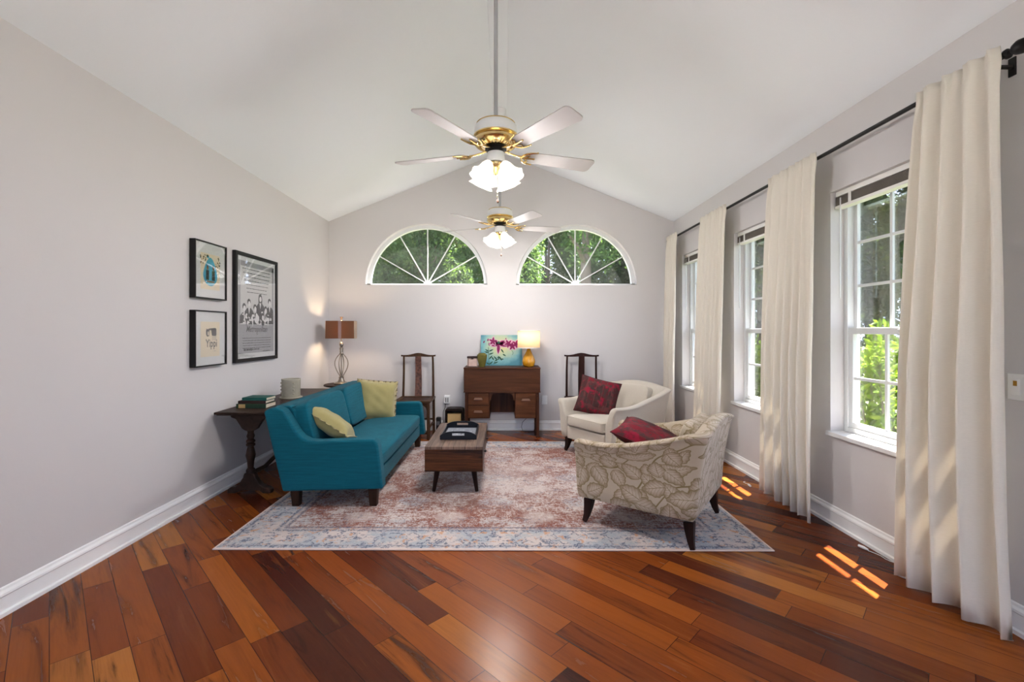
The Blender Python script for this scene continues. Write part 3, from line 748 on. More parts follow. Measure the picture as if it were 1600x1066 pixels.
# back frame, leaning
bx = lambda z: -1.612-(z-0.13)*0.21            # rear plane
m = MB(); m.prism([(bx(0.14), 0.14), (bx(0.14)+0.14, 0.14), (bx(0.72)+0.17, 0.70), (bx(0.72)+0.13, 0.738), (bx(0.72)+0.02, 0.738), (bx(0.72), 0.72)], SY0+0.107, SY1-0.107, 'y')
m.build('back_frame', TEAL, sofa, bevel=0.014, seg=3)
m = MB(); m.bb(-1.47, -0.935, SY0+0.107, SY1-0.107, 0.135, 0.262); m.build('seat_rail', TEAL, sofa, bevel=0.012, seg=3)
m = MB(); puffy(m, -1.46, -0.915, SY0+0.11, SY1-0.11, 0.264, 0.385, 0.022); m.build('seat_cushion', TEAL, sofa, angle=None)
ym = (SY0+SY1)/2
for a, b in ((SY0+0.112, ym-0.002), (ym+0.002, SY1-0.112)):
    m = MB(); puffy(m, -0.065, 0.065, -(b-a)/2, (b-a)/2, 0.0, 0.375, 0.0)
    Mx = Matrix.Translation((-1.465, (a+b)/2, 0.392)) @ Matrix.Rotation(R(-14), 4, 'Y')
    m.v = [tuple(Mx @ Vector(p)) for p in m.v]; m.build('back_cushion', TEAL, sofa, angle=None)
m = MB(); m.tube([(bx(0.72)+0.152, SY0+0.11, 0.728), (bx(0.72)+0.152, SY1-0.11, 0.728)], 0.005, 6); m.build('piping', TEAL, sofa)
for x, y in ((-1.535, SY0+0.07), (-0.965, SY0+0.07), (-1.535, SY1-0.07), (-0.965, SY1-0.07)):
    m = MB(); m.taper((x, y, RT), (0.052, 0.052), (x-0.004, y, 0.136), (0.066, 0.066)); m.build('leg', WALNUT, sofa, bevel=0.003)
gp = 'olive throw pillows on the teal sofa'
OLIVE2 = M_fabric('olive_fringe', (0.33, 0.27, 0.13), (0.40, 0.33, 0.18), 60)
cushion('throw_pillow', 'olive green throw pillow slumped at the near arm of the teal sofa', OLIVE, 0.40, 0.40, 0.15, *slumped((-1.585, 3.47, 0.74), (-1.155, 3.47, 0.465), 0.27, 0.20), gp, 0.022, OLIVE2)
cushion('throw_pillow', 'olive green throw pillow upright at the far arm of the teal sofa', OLIVE, 0.40, 0.40, 0.15, (-1.345, 4.79, 0.570), (R(-16), R(7), R(24)), gp, 0.022, OLIVE2)

# ------------------------------------------------------------------ armchairs (local: facing -Y)
def armchair(name, label, mat, loc, rz, group):
    ch = thing(name, label, 'armchair', loc, rz, group)
    HB = 0.155
    # U-shaped path of the shell at its outer bottom edge, with parameters 0..1
    path = []
    W2, YF, YBk = 0.372, -0.375, 0.378
    def seg(a, b, n): return [(a[0]+(b[0]-a[0])*i/n, a[1]+(b[1]-a[1])*i/n) for i in range(n)]
    cr = 0.022
    path += seg((-W2, YF), (-W2, YBk-cr), 12)
    path += [(-W2+cr-cr*math.cos(PI/2*i/4), YBk-cr+cr*math.sin(PI/2*i/4)) for i in range(4)]
    path += seg((-W2+cr, YBk), (W2-cr, YBk), 14)
    path += [(W2-cr+cr*math.sin(PI/2*i/4), YBk-cr+cr*math.cos(PI/2*i/4)) for i in range(4)]
    path += seg((W2, YBk-cr), (W2, YF), 12)+[(W2, YF)]
    n = len(path)
    acc = [0]
    for a, b in zip(path[:-1], path[1:]): acc.append(acc[-1]+math.hypot(b[0]-a[0], b[1]-a[1]))
    def top(i):
        x, y = path[i]
        if y > YBk-cr-1e-6:
            return 0.700+0.052*math.cos(PI/2*min(1, abs(x)/W2))**0.9
        f = (y-YF)/(YBk-cr-YF)
        return 0.570+0.130*(f**2.3)-0.012*math.sin(PI*min(1, f*1.6))*(f < 0.625)
    def nrm(i):
        a = path[max(i-1, 0)]; b = path[min(i+1, n-1)]; dx, dy = b[0]-a[0], b[1]-a[1]; l = math.hypot(dx, dy) or 1
        return (-dy/l, dx/l)
    rows = []; uvr = []
    for i in range(n):
        x, y = path[i]; nx_, ny_ = nrm(i); T = top(i)
        back = max(0, min(1, (y-0.1)/0.22)); 
        th = 0.098+0.03*back
        fl = 0.050+0.022*back
        sec = []
        hs = [HB, HB+0.10, HB+0.2, HB+0.3, T-0.075, T-0.035]
        hs = [min(h, T-0.03) for h in hs]
        for h in hs:
            q = (h-HB)/(T-HB); sec.append((fl*q**2.2, h))
        sec += [(fl+0.012, T-0.016), (fl+0.004, T-0.002), (fl-0.03, T+0.006), (fl-0.065, T-0.004), (fl-0.085-0.01*back, T-0.03)]
        sec += [(fl*0.45-th*0.95, T-0.12), (0.02-th-0.02*back, max(0.42, T-0.25)), (-th-0.035*back, 0.40), (-th-0.05*back, 0.30), (-th-0.05*back, HB)]
        fr = max(0, 1-(y-YF)/0.05) if abs(abs(x)-W2) < 1e-6 else 0
        rows.append([(x+nx_*o, y+ny_*o, h) for o, h in sec])
    m_ = len(rows[0]); vs = [p for r_ in rows for p in r_]; fs = []; uvs = []
    hl = [0]
    for k in range(1, m_):
        a, b = rows[n//2][k-1], rows[n//2][k]; hl.append(hl[-1]+math.dist(a, b))
    for i in range(n-1):
        for k in range(m_):
            j = (k+1) % m_
            fs.append((i*m_+k, i*m_+j, (i+1)*m_+j, (i+1)*m_+k))
            hk, hj = hl[k], (hl[j] if j else hl[-1]+0.1)
            uvs.append([(acc[i], hk), (acc[i], hj), (acc[i+1], hj), (acc[i+1], hk)])
    # rounded caps on the arm fronts
    for i, rev in ((0, False), (n-1, True)):
        r_ = rows[i]; cx = sum(p[0] for p in r_)/m_; o = len(vs)
        mid = [((p[0]*0.78+(cx+ (p[0]-cx)*0.2)*0.22), p[1]-0.022, p[2] if k not in range(5, 11) else p[2]-0.012) for k, p in enumerate(r_)]
        vs += mid
        for k in range(m_):
            j = (k+1) % m_; q = (i*m_+k, o+k, o+j, i*m_+j); fs.append(q)
            uvs.append([(vs[z_][0]+2, vs[z_][2]) for z_ in q])
        q = tuple(range(o, o+m_)); fs.append(q); uvs.append([(vs[z_][0]+2, vs[z_][2]) for z_ in q])
    mb = MB(); mb.add(vs, fs, uvs)
    # orient consistently first
    o = mb.build('shell', mat, ch, world=False, fix=False, angle=50)
    import bmesh
    bm = bmesh.new(); bm.from_mesh(o.data); bmesh.ops.recalc_face_normals(bm, faces=bm.faces); bm.to_mesh(o.data); bm.free()
    q = o.modifiers.new('sub', 'SUBSURF'); q.levels = 1; q.render_levels = 1
    iw = W2-0.100
    m = MB(); m.bb(-iw, iw, YF-0.012, YBk-0.1, HB+0.004, HB+0.135); m.build('seat_base', mat, ch, world=False, bevel=0.012, seg=3, boxuv=True)
    m = MB(); puffy(m, -iw+0.002, iw-0.002, YF-0.035, YBk-0.13, HB+0.137, HB+0.262, 0.02); m.build('seat_cushion', mat, ch, world=False, boxuv=True, angle=None)
    m = MB(); puffy(m, -iw+0.012, iw-0.012, -0.05, 0.05, 0, 0.315, 0.0)
    Mx = Matrix.Translation((0, YBk-0.155, HB+0.262)) @ Matrix.Rotation(R(-17), 4, 'X')
    m.v = [tuple(Mx @ Vector(p)) for p in m.v]; m.build('back_cushion', mat, ch, world=False, boxuv=True, angle=None)
    m = MB(); z = HB+0.245
    P = [(-iw+0.02, YBk-0.16, z), (-iw+0.008, YF-0.01, z), (-iw+0.03, YF-0.030, z), (iw-0.03, YF-0.030, z), (iw-0.008, YF-0.01, z), (iw-0.02, YBk-0.16, z)]
    m.tube(P, 0.004, 6); m.build('piping', mat, ch, world=False, boxuv=True)
    for sx in (-1, 1):
        for sy in (-1, 1):
            m = MB(); x, y = sx*(W2-0.055), (YF+0.055 if sy < 0 else YBk-0.055)
            pts = [(x, y, HB+0.004), (x+sx*0.004, y+sy*0.004, HB-0.045), (x+sx*0.013, y+sy*0.013, 0.05), (x+sx*0.026, y+sy*0.026, 0.006)]
            m.tube(pts, [0.042, 0.036, 0.026, 0.018], 4); m.build('leg', DARKLEG, ch, world=False, bevel=0.002)
    return ch
ga = 'pair of tub armchairs on the rug'
armchair('armchair', 'tub armchair in tan leaf-print upholstery, seen from behind, nearest the viewer', LEAFAB, (1.022, 3.145, RT), R(-126), ga)
armchair('armchair', 'plain cream tub armchair in front of the back right corner', CREAM, (1.135, 4.80, RT), R(-57), ga).scale = (1.0, 1.0, 0.985)
gr = 'red patchwork cushions on the armchairs'
REDP = M_plain('dark_red_piping', (0.06, 0.008, 0.012), 0.7)
cushion('throw_pillow', 'dark red patchwork cushion standing on the cream armchair', REDPAT, 0.42, 0.40, 0.13, (0.985, 4.80, 0.60), (R(-20), R(13), R(-14)), gr, 0, REDP)
cushion('throw_pillow', 'dark red patchwork cushion peeking over the arm of the leaf-print armchair', REDPAT, 0.44, 0.44, 0.14, (1.02, 3.22, 0.545), (R(70), R(4), R(-120)), gr, 0, REDP)

# ------------------------------------------------------------------ coffee table and tray
ct = thing('coffee_table', 'low reclaimed-wood coffee table with splayed legs in the middle of the rug', 'coffee table', (-0.40, 4.02, RT))
x0, x1, y0, y1, z0, z1 = -0.622, -0.168, 3.55, 4.48, 0.20, 0.394
MB().bb(x0, x1, y0, y1, z1-0.022, z1).build('top', CTOP, ct, bevel=0.002)
m = MB(); m.bb(x0, x1, y0, y0+0.022, z0, z1-0.0225); m.bb(x0, x1, y1-0.022, y1, z0, z1-0.0225); m.bb(x0, x0+0.022, y0+0.0225, y1-0.0225, z0, z1-0.0225)
m.bb(x0+0.023, x1-0.023, y0+0.023, y1-0.023, z0+0.001, z0+0.018)
m.build('carcass', CSIDE, ct, bevel=0.002)
yd = (y0+y1)/2
for a, b in ((y0+0.024, yd-0.002), (yd+0.002, y1-0.024)):
    dr = MB().bb(x1-0.022, x1-0.002, a, b, z0+0.02, z1-0.025).build('drawer', CSIDE, ct, bevel=0.002)
    MB().lathe([(0.006, 0), (0.006, 0.01), (0.012, 0.014), (0.012, 0.02), (0, 0.022)], 12, M=Matrix.Translation((x1-0.002, (a+b)/2, 0.297)) @ Matrix.Rotation(PI/2, 4, 'Y')).build('knob', BLACK, dr)
for sx, sy in ((0, 0), (1, 0), (0, 1), (1, 1)):
    xt = x0+0.09 if not sx else x1-0.075; yt = y0+0.07 if not sy else y1-0.07
    dx = -0.034 if not sx else 0.022; dy = -0.015 if not sy else 0.015
    m = MB(); m.tube([(xt, yt, z0), (xt+dx, yt+dy+(0.05 if not sy else 0), RT+0.005)], [0.023, 0.014], 14); m.build('leg', DARKLEG, ct)
tx, ty, tz = -0.385, 4.005, 0.3945
tr = thing('serving_tray', 'black tray with cut-out handles and monochrome printed base on coffee table', 'tray', (tx, ty, tz), R(0.5))
TRAYB = M_plain('tray_lacquer', (0.006, 0.007, 0.010), 0.3, 0.1)
t = NT('tray_print', 0.3, spec=0.15); co = t.coord(); ck = t.n('ShaderNodeTexBrick'); t.put(ck.inputs[0], t.map(co, (1, 1, 1)))
ck.inputs['Scale'].default_value = 30; ck.inputs['Color1'].default_value = (0.02, 0.022, 0.03, 1); ck.inputs['Color2'].default_value = (0.12, 0.13, 0.16, 1); ck.inputs['Mortar'].default_value = (0.30, 0.32, 0.36, 1); ck.inputs['Mortar Size'].default_value = 0.06
vv = t.n('ShaderNodeTexVoronoi'); t.put(vv.inputs['Vector'], co); vv.inputs['Scale'].default_value = 22
t.col(t.mix(t.ramp(vv.outputs[0], [(0.28, 1.0), (0.36, 0.0)]), ck.outputs[0], t.mix(t.ramp(t.noise(co, 30, 2), [(0.5, 0.0), (0.56, 1.0)]), (0.45, 0.47, 0.50), (0.01, 0.01, 0.015)))); TP = t.m
hw, hl_ = 0.152, 0.222
m = MB(); m.bb(-hw, hw, -hl_, hl_, 0, 0.008); m.build('base', TRAYB, tr, world=False)
MB().bb(-hw+0.022, hw-0.022, -hl_+0.022, hl_-0.022, 0.008, 0.0095).build('printed_panel', TP, tr, world=False, smooth=False)
for sx in (-1, 1):
    a = sx*hw; m = MB(); m.bb(min(a, a-sx*0.012), max(a, a-sx*0.012), -hl_+0.012, hl_-0.012, 0.008, 0.034); m.build('rim', TRAYB, tr, world=False, bevel=0.002)
for sy in (-1, 1):
    # end wall with rounded shoulders and a slot
    m = MB(); a, b = sorted((sy*hl_, sy*(hl_-0.012)))
    topz = lambda x: 0.034+0.034*max(0, 1-(abs(x)/hw)**3.5)
    xs = [-hw+hw*2*i/24 for i in range(25)]
    for xa, xb in zip(xs[:-1], xs[1:]):
        mid = abs((xa+xb)/2)
        if mid < 0.052:
            m.prism([(xa, 0.008), (xb, 0.008), (xb, 0.032), (xa, 0.032)], a, b, 'y'); m.prism([(xa, 0.052), (xb, 0.052), (xb, topz(xb)), (xa, topz(xa))], a, b, 'y')
        else: m.prism([(xa, 0.008), (xb, 0.008), (xb, topz(xb)), (xa, topz(xa))], a, b, 'y')
    m.build('handle_end', TRAYB, tr, world=False, smooth=False)

# ------------------------------------------------------------------ writing desk
dk = thing('writing_desk', 'small old brown oak desk with arched kneehole against the back wall', 'desk', (-0.025, 5.72, 0))
X0, X1, Y0, Y1 = -0.492, 0.437, 5.53, 5.925
MB().bb(X0-0.004, X1+0.004, Y0-0.006, Y1, 0.833, 0.851).build('top', DESKW, dk, bevel=0.003)
MB().bb(X0, X1, Y0, Y1, 0.548, 0.8325).build('upper_case', DESKW, dk, bevel=0.003)
MB().bb(X0-0.004, X1+0.004, Y0-0.006, Y0+0.0, 0.548, 0.560).build('lower_moulding', DESKW, dk, bevel=0.002)
lx0, lx1 = X0+0.012, X1-0.012
# left pedestal and right pedestal carcasses
pz = 0.232
m = MB(); m.bb(lx0+0.035, -0.178, Y0+0.012, Y1, pz, 0.5475); m.build('left_pedestal', DESKV, dk, bevel=0.002)
m = MB(); m.bb(0.128, lx1-0.035, Y0+0.012, Y1, pz, 0.5475); m.build('right_pedestal', DESKV, dk, bevel=0.002)
def desk_front(nm, xa, xb, za, zb, px):
    o = MB().bb(xa, xb, Y0, Y0+0.0115, za, zb).build(nm, DESKD, dk, bevel=0.003)
    hz = zb-0.078 if nm == 'door' else (za+zb)/2+0.006
    p = MB(); p.prism([(px-0.044, hz+0.012), (px+0.044, hz+0.012), (px+0.055, hz-0.014), (px-0.055, hz-0.014)], Y0-0.016, Y0, 'y'); p.build('pull', PULLW, o, bevel=0.003)
desk_front('drawer', lx0+0.04, -0.190, 0.395, 0.540, -0.318); desk_front('drawer', lx0+0.04, -0.190, 0.238, 0.388, -0.318)
desk_front('door', 0.138, lx1-0.042, 0.238, 0.540, 0.262)
# kneehole: arched apron and back panel
m = MB(); n = 20; xa, xb = -0.1775, 0.1275
arc = [(xa, 0.445)]+[(xa+0.010, 0.452)]
for i in range(n+1):
    u = i/n; x = xa+0.010+(xb-xa-0.020)*u
    q = min(1, (1-abs(2*u-1))*2.3); arc.append((x, 0.455+0.080*math.sqrt(max(0, 1-(1-q)**2))+(0.006 if 0.3 < u < 0.7 else 0)*math.cos((u-0.5)*PI/0.4)))
arc += [(xb-0.010, 0.452), (xb, 0.445)]
for (p, q) in zip(arc[:-1], arc[1:]):
    if q[0]-p[0] > 1e-6: m.prism([p, q, (q[0], 0.5475), (p[0], 0.5475)], Y0+0.012, Y0+0.03, 'y')
m.build('apron', DESKD, dk, smooth=False)
MB().bb(xa, xb, Y1-0.03, Y1-0.015, 0.245, 0.5475).build('kneehole_panel', DESKV, dk, bevel=0.002)
for x, y in ((lx0+0.017, Y0+0.03), (lx1-0.017, Y0+0.03), (lx0+0.017, Y1-0.03), (lx1-0.017, Y1-0.03)):
    m = MB(); m.taper((x, y, 0.02), (0.036, 0.036), (x, y, 0.5475), (0.034, 0.036)); m.taper((x, y, 0), (0.048, 0.048), (x, y, 0.02), (0.044, 0.044)); m.build('leg', DESKV, dk, bevel=0.002)
DT = 0.8515
# things on the desk
c = thing('keepsake_box', 'small pink photo-covered box with black lid on the desk, left end', 'box', (-0.395, 5.70, DT))
PINK = M_plain('pink_paper', (0.50, 0.36, 0.31), 0.6, 0.25, 25); LID = M_plain('dark_lid', (0.03, 0.016, 0.014), 0.5)
MB().bb(-0.46, -0.338, 5.66, 5.74, DT, DT+0.105).build('body', PINK, c, bevel=0.003)
MB().bb(-0.464, -0.334, 5.656, 5.744, DT+0.1055, DT+0.130).build('lid', LID, c, bevel=0.003)
m = MB(); m.bb(-0.452, -0.446, 5.6565, 5.6595, DT, DT+0.104); m.bb(-0.455, -0.343, 5.6565, 5.6595, DT, DT+0.007); m.build('edging', LID, c, smooth=False)
m = MB(); m.bb(-0.412, -0.384, 5.650, 5.6555, DT+0.096, DT+0.122); m.build('clasp', LID, c, bevel=0.002)
m = MB(); m.lathe([(0.001, 0), (0.034, 0.0), (0.040, 0.02), (0.056, 0.09), (0.062, 0.135), (0.062, 0.15), (0.046, 0.162), (0.040, 0.172), (0.033, 0.172), (0.033, 0.15), (0.03, 0.05), (0.0, 0.03)], 28, (-0.277, 5.655, DT))
single(m, 'ceramic_vase', M_plain('olive_glaze', (0.115, 0.10, 0.025), 0.25, 0.35, 18), 'squat olive green glazed vase on the desk, in front of the lily painting', 'vase', (-0.277, 5.655, DT))
# lily painting
py0, py1, pz0, pz1 = -0.302, 0.228, DT+0.0, 1.245
cvt = NT('lily_canvas', 0.5); u, v_, w_ = cvt.sep(cvt.coord('Object'))
dd = cvt.m_('SQRT', cvt.m_('ADD', cvt.m_('POWER', cvt.m_('MULTIPLY', u, 3.2), 2.0), cvt.m_('POWER', cvt.m_('MULTIPLY', cvt.m_('SUBTRACT', w_, 0.25), 4.0), 2.0)))
nn = cvt.noise(cvt.coord(), 7, 4, 0.6)
cvt.col(cvt.ramp(cvt.m_('ADD', dd, cvt.m_('MULTIPLY', cvt.m_('SUBTRACT', nn, 0.5), 0.7)), [(0.15, (0.56, 0.55, 0.27)), (0.5, (0.40, 0.50, 0.33)), (0.75, (0.16, 0.36, 0.38)), (1.0, (0.05, 0.20, 0.25))]))
CANV = cvt.m
PET = M_plain('petal_magenta', (0.20, 0.015, 0.08), 0.5, 0.3, 40); PETL = M_plain('petal_edge', (0.62, 0.36, 0.47), 0.5, 0.15, 40); STEM = M_plain('stem_green', (0.03, 0.085, 0.055), 0.5, 0.2, 40)
m = MB(); cy = 5.86
m.bb(py0, py1, cy, cy+0.02, pz0, pz1)
def petal(cx, cz, ang, L, W, mi, dy):
    pts = []
    for i in range(9):
        t_ = i/8; pts.append((L*t_, W*math.sin(PI*t_**0.8)))
    pts += [(x, -y) for x, y in reversed(pts[1:-1])]
    ca, sa = math.cos(ang), math.sin(ang)
    m.slot(mi).prism([(cx+x*ca-y*sa, cz+x*sa+y*ca) for x, y in pts], cy-dy, cy, 'y')
def pt(px, py): return ((px-VX)*5.85/711, EYE-(py-VY)*5.85/711)
def cp(qx, qy): return pt(740+qx/14.545, 515+qy/14.545)
fl = cp(570, 330)
for a_, L in ((R(172), 0.115), (R(8), 0.13), (R(-93), 0.13), (R(150), 0.10), (R(30), 0.09), (R(-15), 0.12), (R(195), 0.1)):
    petal(fl[0], fl[1], a_, L+0.012, 0.029, 2, 0.0012); petal(fl[0], fl[1], a_, L, 0.019, 1, 0.0022)
for (qx, qy) in ((790, 320), (880, 380), (960, 330), (440, 270)):
    q = cp(qx, qy)
    for k in range(5):
        a_ = k*1.26+qx; petal(q[0], q[1], a_, 0.070, 0.020, 2, 0.0012+k*0.0003); petal(q[0], q[1], a_, 0.058, 0.013, 1, 0.0026+k*0.0002)
for (qx, qy, a_, L) in ((220, 310, 60, .04), (320, 270, 80, .04), (730, 240, 80, .03), (360, 380, 100, .05)): petal(*cp(qx, qy), R(a_), L, 0.009, 1, 0.002)
def stroke(pts, r):
    for (a_, b_) in zip(pts[:-1], pts[1:]):
        ax_, az_ = cp(*a_); bx_, bz_ = cp(*b_); dx, dz = bx_-ax_, bz_-az_; l = math.hypot(dx, dz); nx_, nz_ = -dz/l*r, dx/l*r
        m.slot(3).prism([(ax_+nx_, az_+nz_), (bx_+nx_, bz_+nz_), (bx_-nx_, bz_-nz_), (ax_-nx_, az_-nz_)], cy-0.001, cy, 'y')
stroke([(335, 400), (345, 600), (350, 820)], 0.003); stroke([(460, 790), (480, 720), (560, 620)], 0.003); stroke([(860, 460), (900, 530), (880, 580)], 0.002)
for (qx, qy, a_, L) in ((345, 500, 150, .05), (345, 500, 25, .06), (345, 530, 165, .055), (345, 570, 20, .06), (350, 680, 50, .06), (350, 790, 150, .04), (350, 800, 40, .06), (460, 770, 20, .055),
                        (460, 700, 120, .05), (480, 720, 30, .05), (580, 610, -60, .06), (600, 680, 5, .045), (620, 440, -55, .06), (660, 560, -30, .045), (560, 600, -80, .05), (520, 680, 130, .05)):
    petal(*cp(qx, qy), R(a_), L*1.15, 0.009, 3, 0.0015)
m.slot(3).prism([(fl[0]+0.02*math.cos(k), fl[1]+0.02+0.016*math.sin(k)) for k in [i*PI/5 for i in range(10)]], cy-0.003, cy, 'y')
o = single(m, 'lily_painting', [CANV, PET, PETL, STEM], 'teal canvas painted with magenta lilies, unframed, leaning on the wall atop the desk', 'painting', ((py0+py1)/2, cy, DT), smooth=False)

# table lamp on the desk, yellow glass
lm = thing('table_lamp', 'table lamp with amber teardrop glass base and cream drum shade on the desk', 'lamp', (0.305, 5.68, DT))
tg = NT('amber_glass', 0.08, (0.75, 0.33, 0.015), coat=0.6, coat_rough=0.03); tg.b.inputs['Transmission Weight'].default_value = 0.25
tg.col(tg.mix(tg.noise(tg.coord(), 14, 2), (0.62, 0.24, 0.01), (0.85, 0.42, 0.02)))
m = MB(); m.lathe([(0.0, 0.001), (0.05, 0.001), (0.068, 0.015), (0.082, 0.055), (0.080, 0.085), (0.066, 0.125), (0.045, 0.165), (0.028, 0.20), (0.018, 0.232), (0.0, 0.236)], 28); m.build('base', tg.m, lm, world=False, angle=None)
MB().lathe([(0.010, 0.234), (0.010, 0.29), (0.016, 0.292), (0.016, 0.32), (0.0, 0.322)], 14).build('socket', BRASS, lm, world=False)
SH1 = M_trans('cream_shade', (0.80, 0.72, 0.60), (0.84, 0.77, 0.65), 0.55, scale=90)
def drum(rx_, ry_, z0_, z1_, rt, mat, par, n=48, sq=1.0):
    m = MB()
    def fn(u, v):
        a = 2*PI*u; k = 1+(rt-1)*v
        cx_, sx_ = math.cos(a), math.sin(a)
        x = math.copysign(abs(cx_)**sq, cx_)*rx_*k; y = math.copysign(abs(sx_)**sq, sx_)*ry_*k
        return (x, y, z0_+(z1_-z0_)*v)
    m.grid(fn, n, 3, closed_u=True); return m.build('lamp_shade', mat, par, world=False, solid=0.003, fix=True, angle=60)
sh = drum(0.138, 0.138, 0.235, 0.456, 0.985, SH1, lm)
for zz in (0.237, 0.452): MB().lathe([(0.139, zz-0.004), (0.141, zz-0.004), (0.141, zz+0.005), (0.138, zz+0.005)], 48).build('rim_trim', TRIM, sh, world=False)
def bulb(par, loc, energy, size=0.03, col=(1, 0.76, 0.48)):
    BM = NT('lit_bulb'); BM.b.inputs['Emission Color'].default_value = (*col, 1); BM.b.inputs['Emission Strength'].default_value = 6
    m = MB(); m.sphere(loc, size, 12, (1, 1, 1.25)); b_ = m.build('bulb', BM.m, par, world=False)
    L = bpy.data.lights.new('lamp_light', 'POINT'); L.energy = energy; L.color = col; L.shadow_soft_size = size
    lo = bpy.data.objects.new('lamp_light', L); C.objects.link(lo); lo.parent = par; lo.location = loc
    b_.visible_shadow = True
    b_.hide_render = False
    return b_
def lamp_light(par, loc, energy, size=0.03, col=(1, 0.76, 0.48)):
    L = bpy.data.lights.new('lamp_light', 'POINT'); L.energy = energy; L.color = col; L.shadow_soft_size = size
    lo = bpy.data.objects.new('lamp_light', L); C.objects.link(lo); lo.parent = par; lo.location = loc
lamp_light(lm, (0, 0, 0.37), 1.7, 0.04)

# ------------------------------------------------------------------ corner pedestal table and metal lamp
cx_, cy_ = -1.995, 5.62
pt_ = thing('pedestal_table', 'round dark pedestal table in the back left corner behind the sofa', 'side table', (cx_, cy_, 0))
m = MB(); m.lathe([(0.0, 0.618), (0.20, 0.618), (0.222, 0.626), (0.222, 0.638), (0.214, 0.645), (0, 0.645)], 40); m.build('top', TABLEW, pt_, world=False)
m = MB(); m.lathe([(0.03, 0.12), (0.045, 0.18), (0.03, 0.24), (0.022, 0.4), (0.035, 0.5), (0.022, 0.56), (0.06, 0.617)], 20); m.build('column', TABLEW, pt_, world=False)
for k in range(3):
    a = R(90+120*k); m = MB(); m.tube([(0.02*math.cos(a), 0.02*math.sin(a), 0.2), (0.1*math.cos(a), 0.1*math.sin(a), 0.14), (0.17*math.cos(a), 0.17*math.sin(a), 0.03), (0.2*math.cos(a), 0.2*math.sin(a), 0.012)], [0.02, 0.018, 0.014, 0.012], 8); m.build('foot', TABLEW, pt_, world=False)
cl = thing('table_lamp', 'tall pewter cage lamp with brown rectangular shade in the back left corner', 'lamp', (cx_-0.01, cy_-0.02, 0.6455))
m = MB(); m.lathe([(0.0, 0), (0.085, 0), (0.088, 0.012), (0.075, 0.022), (0.045, 0.03), (0.03, 0.055), (0.026, 0.08), (0.036, 0.086), (0.0, 0.09)], 28); m.build('base', PEWTER, cl, world=False)
m = MB()
for k in range(4):
    a = R(45*0+90*k); P = []
    for i in range(15):
        u = i/14; z = 0.085+0.29*u; r_ = 0.012+0.070*math.sin(PI*u**1.25)**0.85; P.append((r_*math.cos(a), r_*math.sin(a), z))
    m.tube(P, 0.0055, 6)
m.build('cage', PEWTER, cl, world=False)
m = MB(); m.lathe([(0.008, 0.08), (0.008, 0.36), (0.024, 0.365), (0.026, 0.375), (0.020, 0.385), (0.022, 0.40), (0.020, 0.415), (0.024, 0.43), (0.022, 0.445), (0.012, 0.452), (0.02, 0.465), (0.026, 0.485), (0.02, 0.505), (0.009, 0.515), (0.008, 0.56), (0.006, 0.80)], 18); m.build('stem', PEWTER, cl, world=False)
t = NT('brown_shade_cloth', 0.85); co = t.coord(); f = t.noise(t.map(co, (1, 1, 40)), 8, 3, 0.7)
t.col(t.mix(f, (0.13, 0.055, 0.025), (0.19, 0.085, 0.038))); tl = t.n('ShaderNodeBsdfTranslucent'); tl.inputs[0].default_value = (0.30, 0.13, 0.06, 1)
mx = t.n('ShaderNodeMixShader'); mx.inputs[0].default_value = 0.22; t.t.links.new(t.b.outputs[0], mx.inputs[1]); t.t.links.new(tl.outputs[0], mx.inputs[2]); t.t.links.new(mx.outputs[0], t.o.inputs[0])
SH2 = t.m
def rect_shade(par, z0_, z1_, wx, wy, k0, rot, mat):
    m = MB(); Rm = Matrix.Rotation(rot, 4, 'Z')
    def ring(z, s): return [tuple(Rm @ Vector((i*wx*s/2, j*wy*s/2, z))) for i, j in ((-1, -1), (1, -1), (1, 1), (-1, 1))]
    vs = ring(z0_, 1)+ring(z1_, k0)
    m.add(vs, [(i, (i+1) % 4, 4+(i+1) % 4, 4+i) for i in range(4)])
    o = m.build('lamp_shade', mat, par, world=False, solid=0.003, smooth=False); return o
sh = rect_shade(cl, 0.560, 0.775, 0.335, 0.19, 0.97, R(8), SH2)
Rm = Matrix.Rotation(R(8), 4, 'Z')
RIB = M_plain('mauve_ribbon', (0.30, 0.20, 0.18), 0.6); CSD = M_trans('cream_side', (0.72, 0.58, 0.45), (0.78, 0.64, 0.5), 0.5)
for j in (-1, 1): MB().box((0, j*0.095, 0.667), (0.036, 0.003, 0.216), Rm).build('ribbon_band', RIB, sh, world=False, smooth=False)
for i in (-1, 1): MB().box((i*0.1675, 0, 0.667), (0.004, 0.185, 0.212), Rm).build('side_panel', CSD, sh, world=False, smooth=False)
m = MB(); m.box((0, 0, 0.772), (0.32, 0.004, 0.004), Rm); m.build('shade_spider', PEWTER, cl, world=False)
m = MB(); m.lathe([(0.006, 0.776), (0.012, 0.785), (0.006, 0.79), (0.02, 0.822), (0.021, 0.826), (0.0, 0.828)], 14); m.build('finial', PEWTER, cl, world=False)
lamp_light(cl, (0.0, 0.0, 0.665), 7, 0.05)

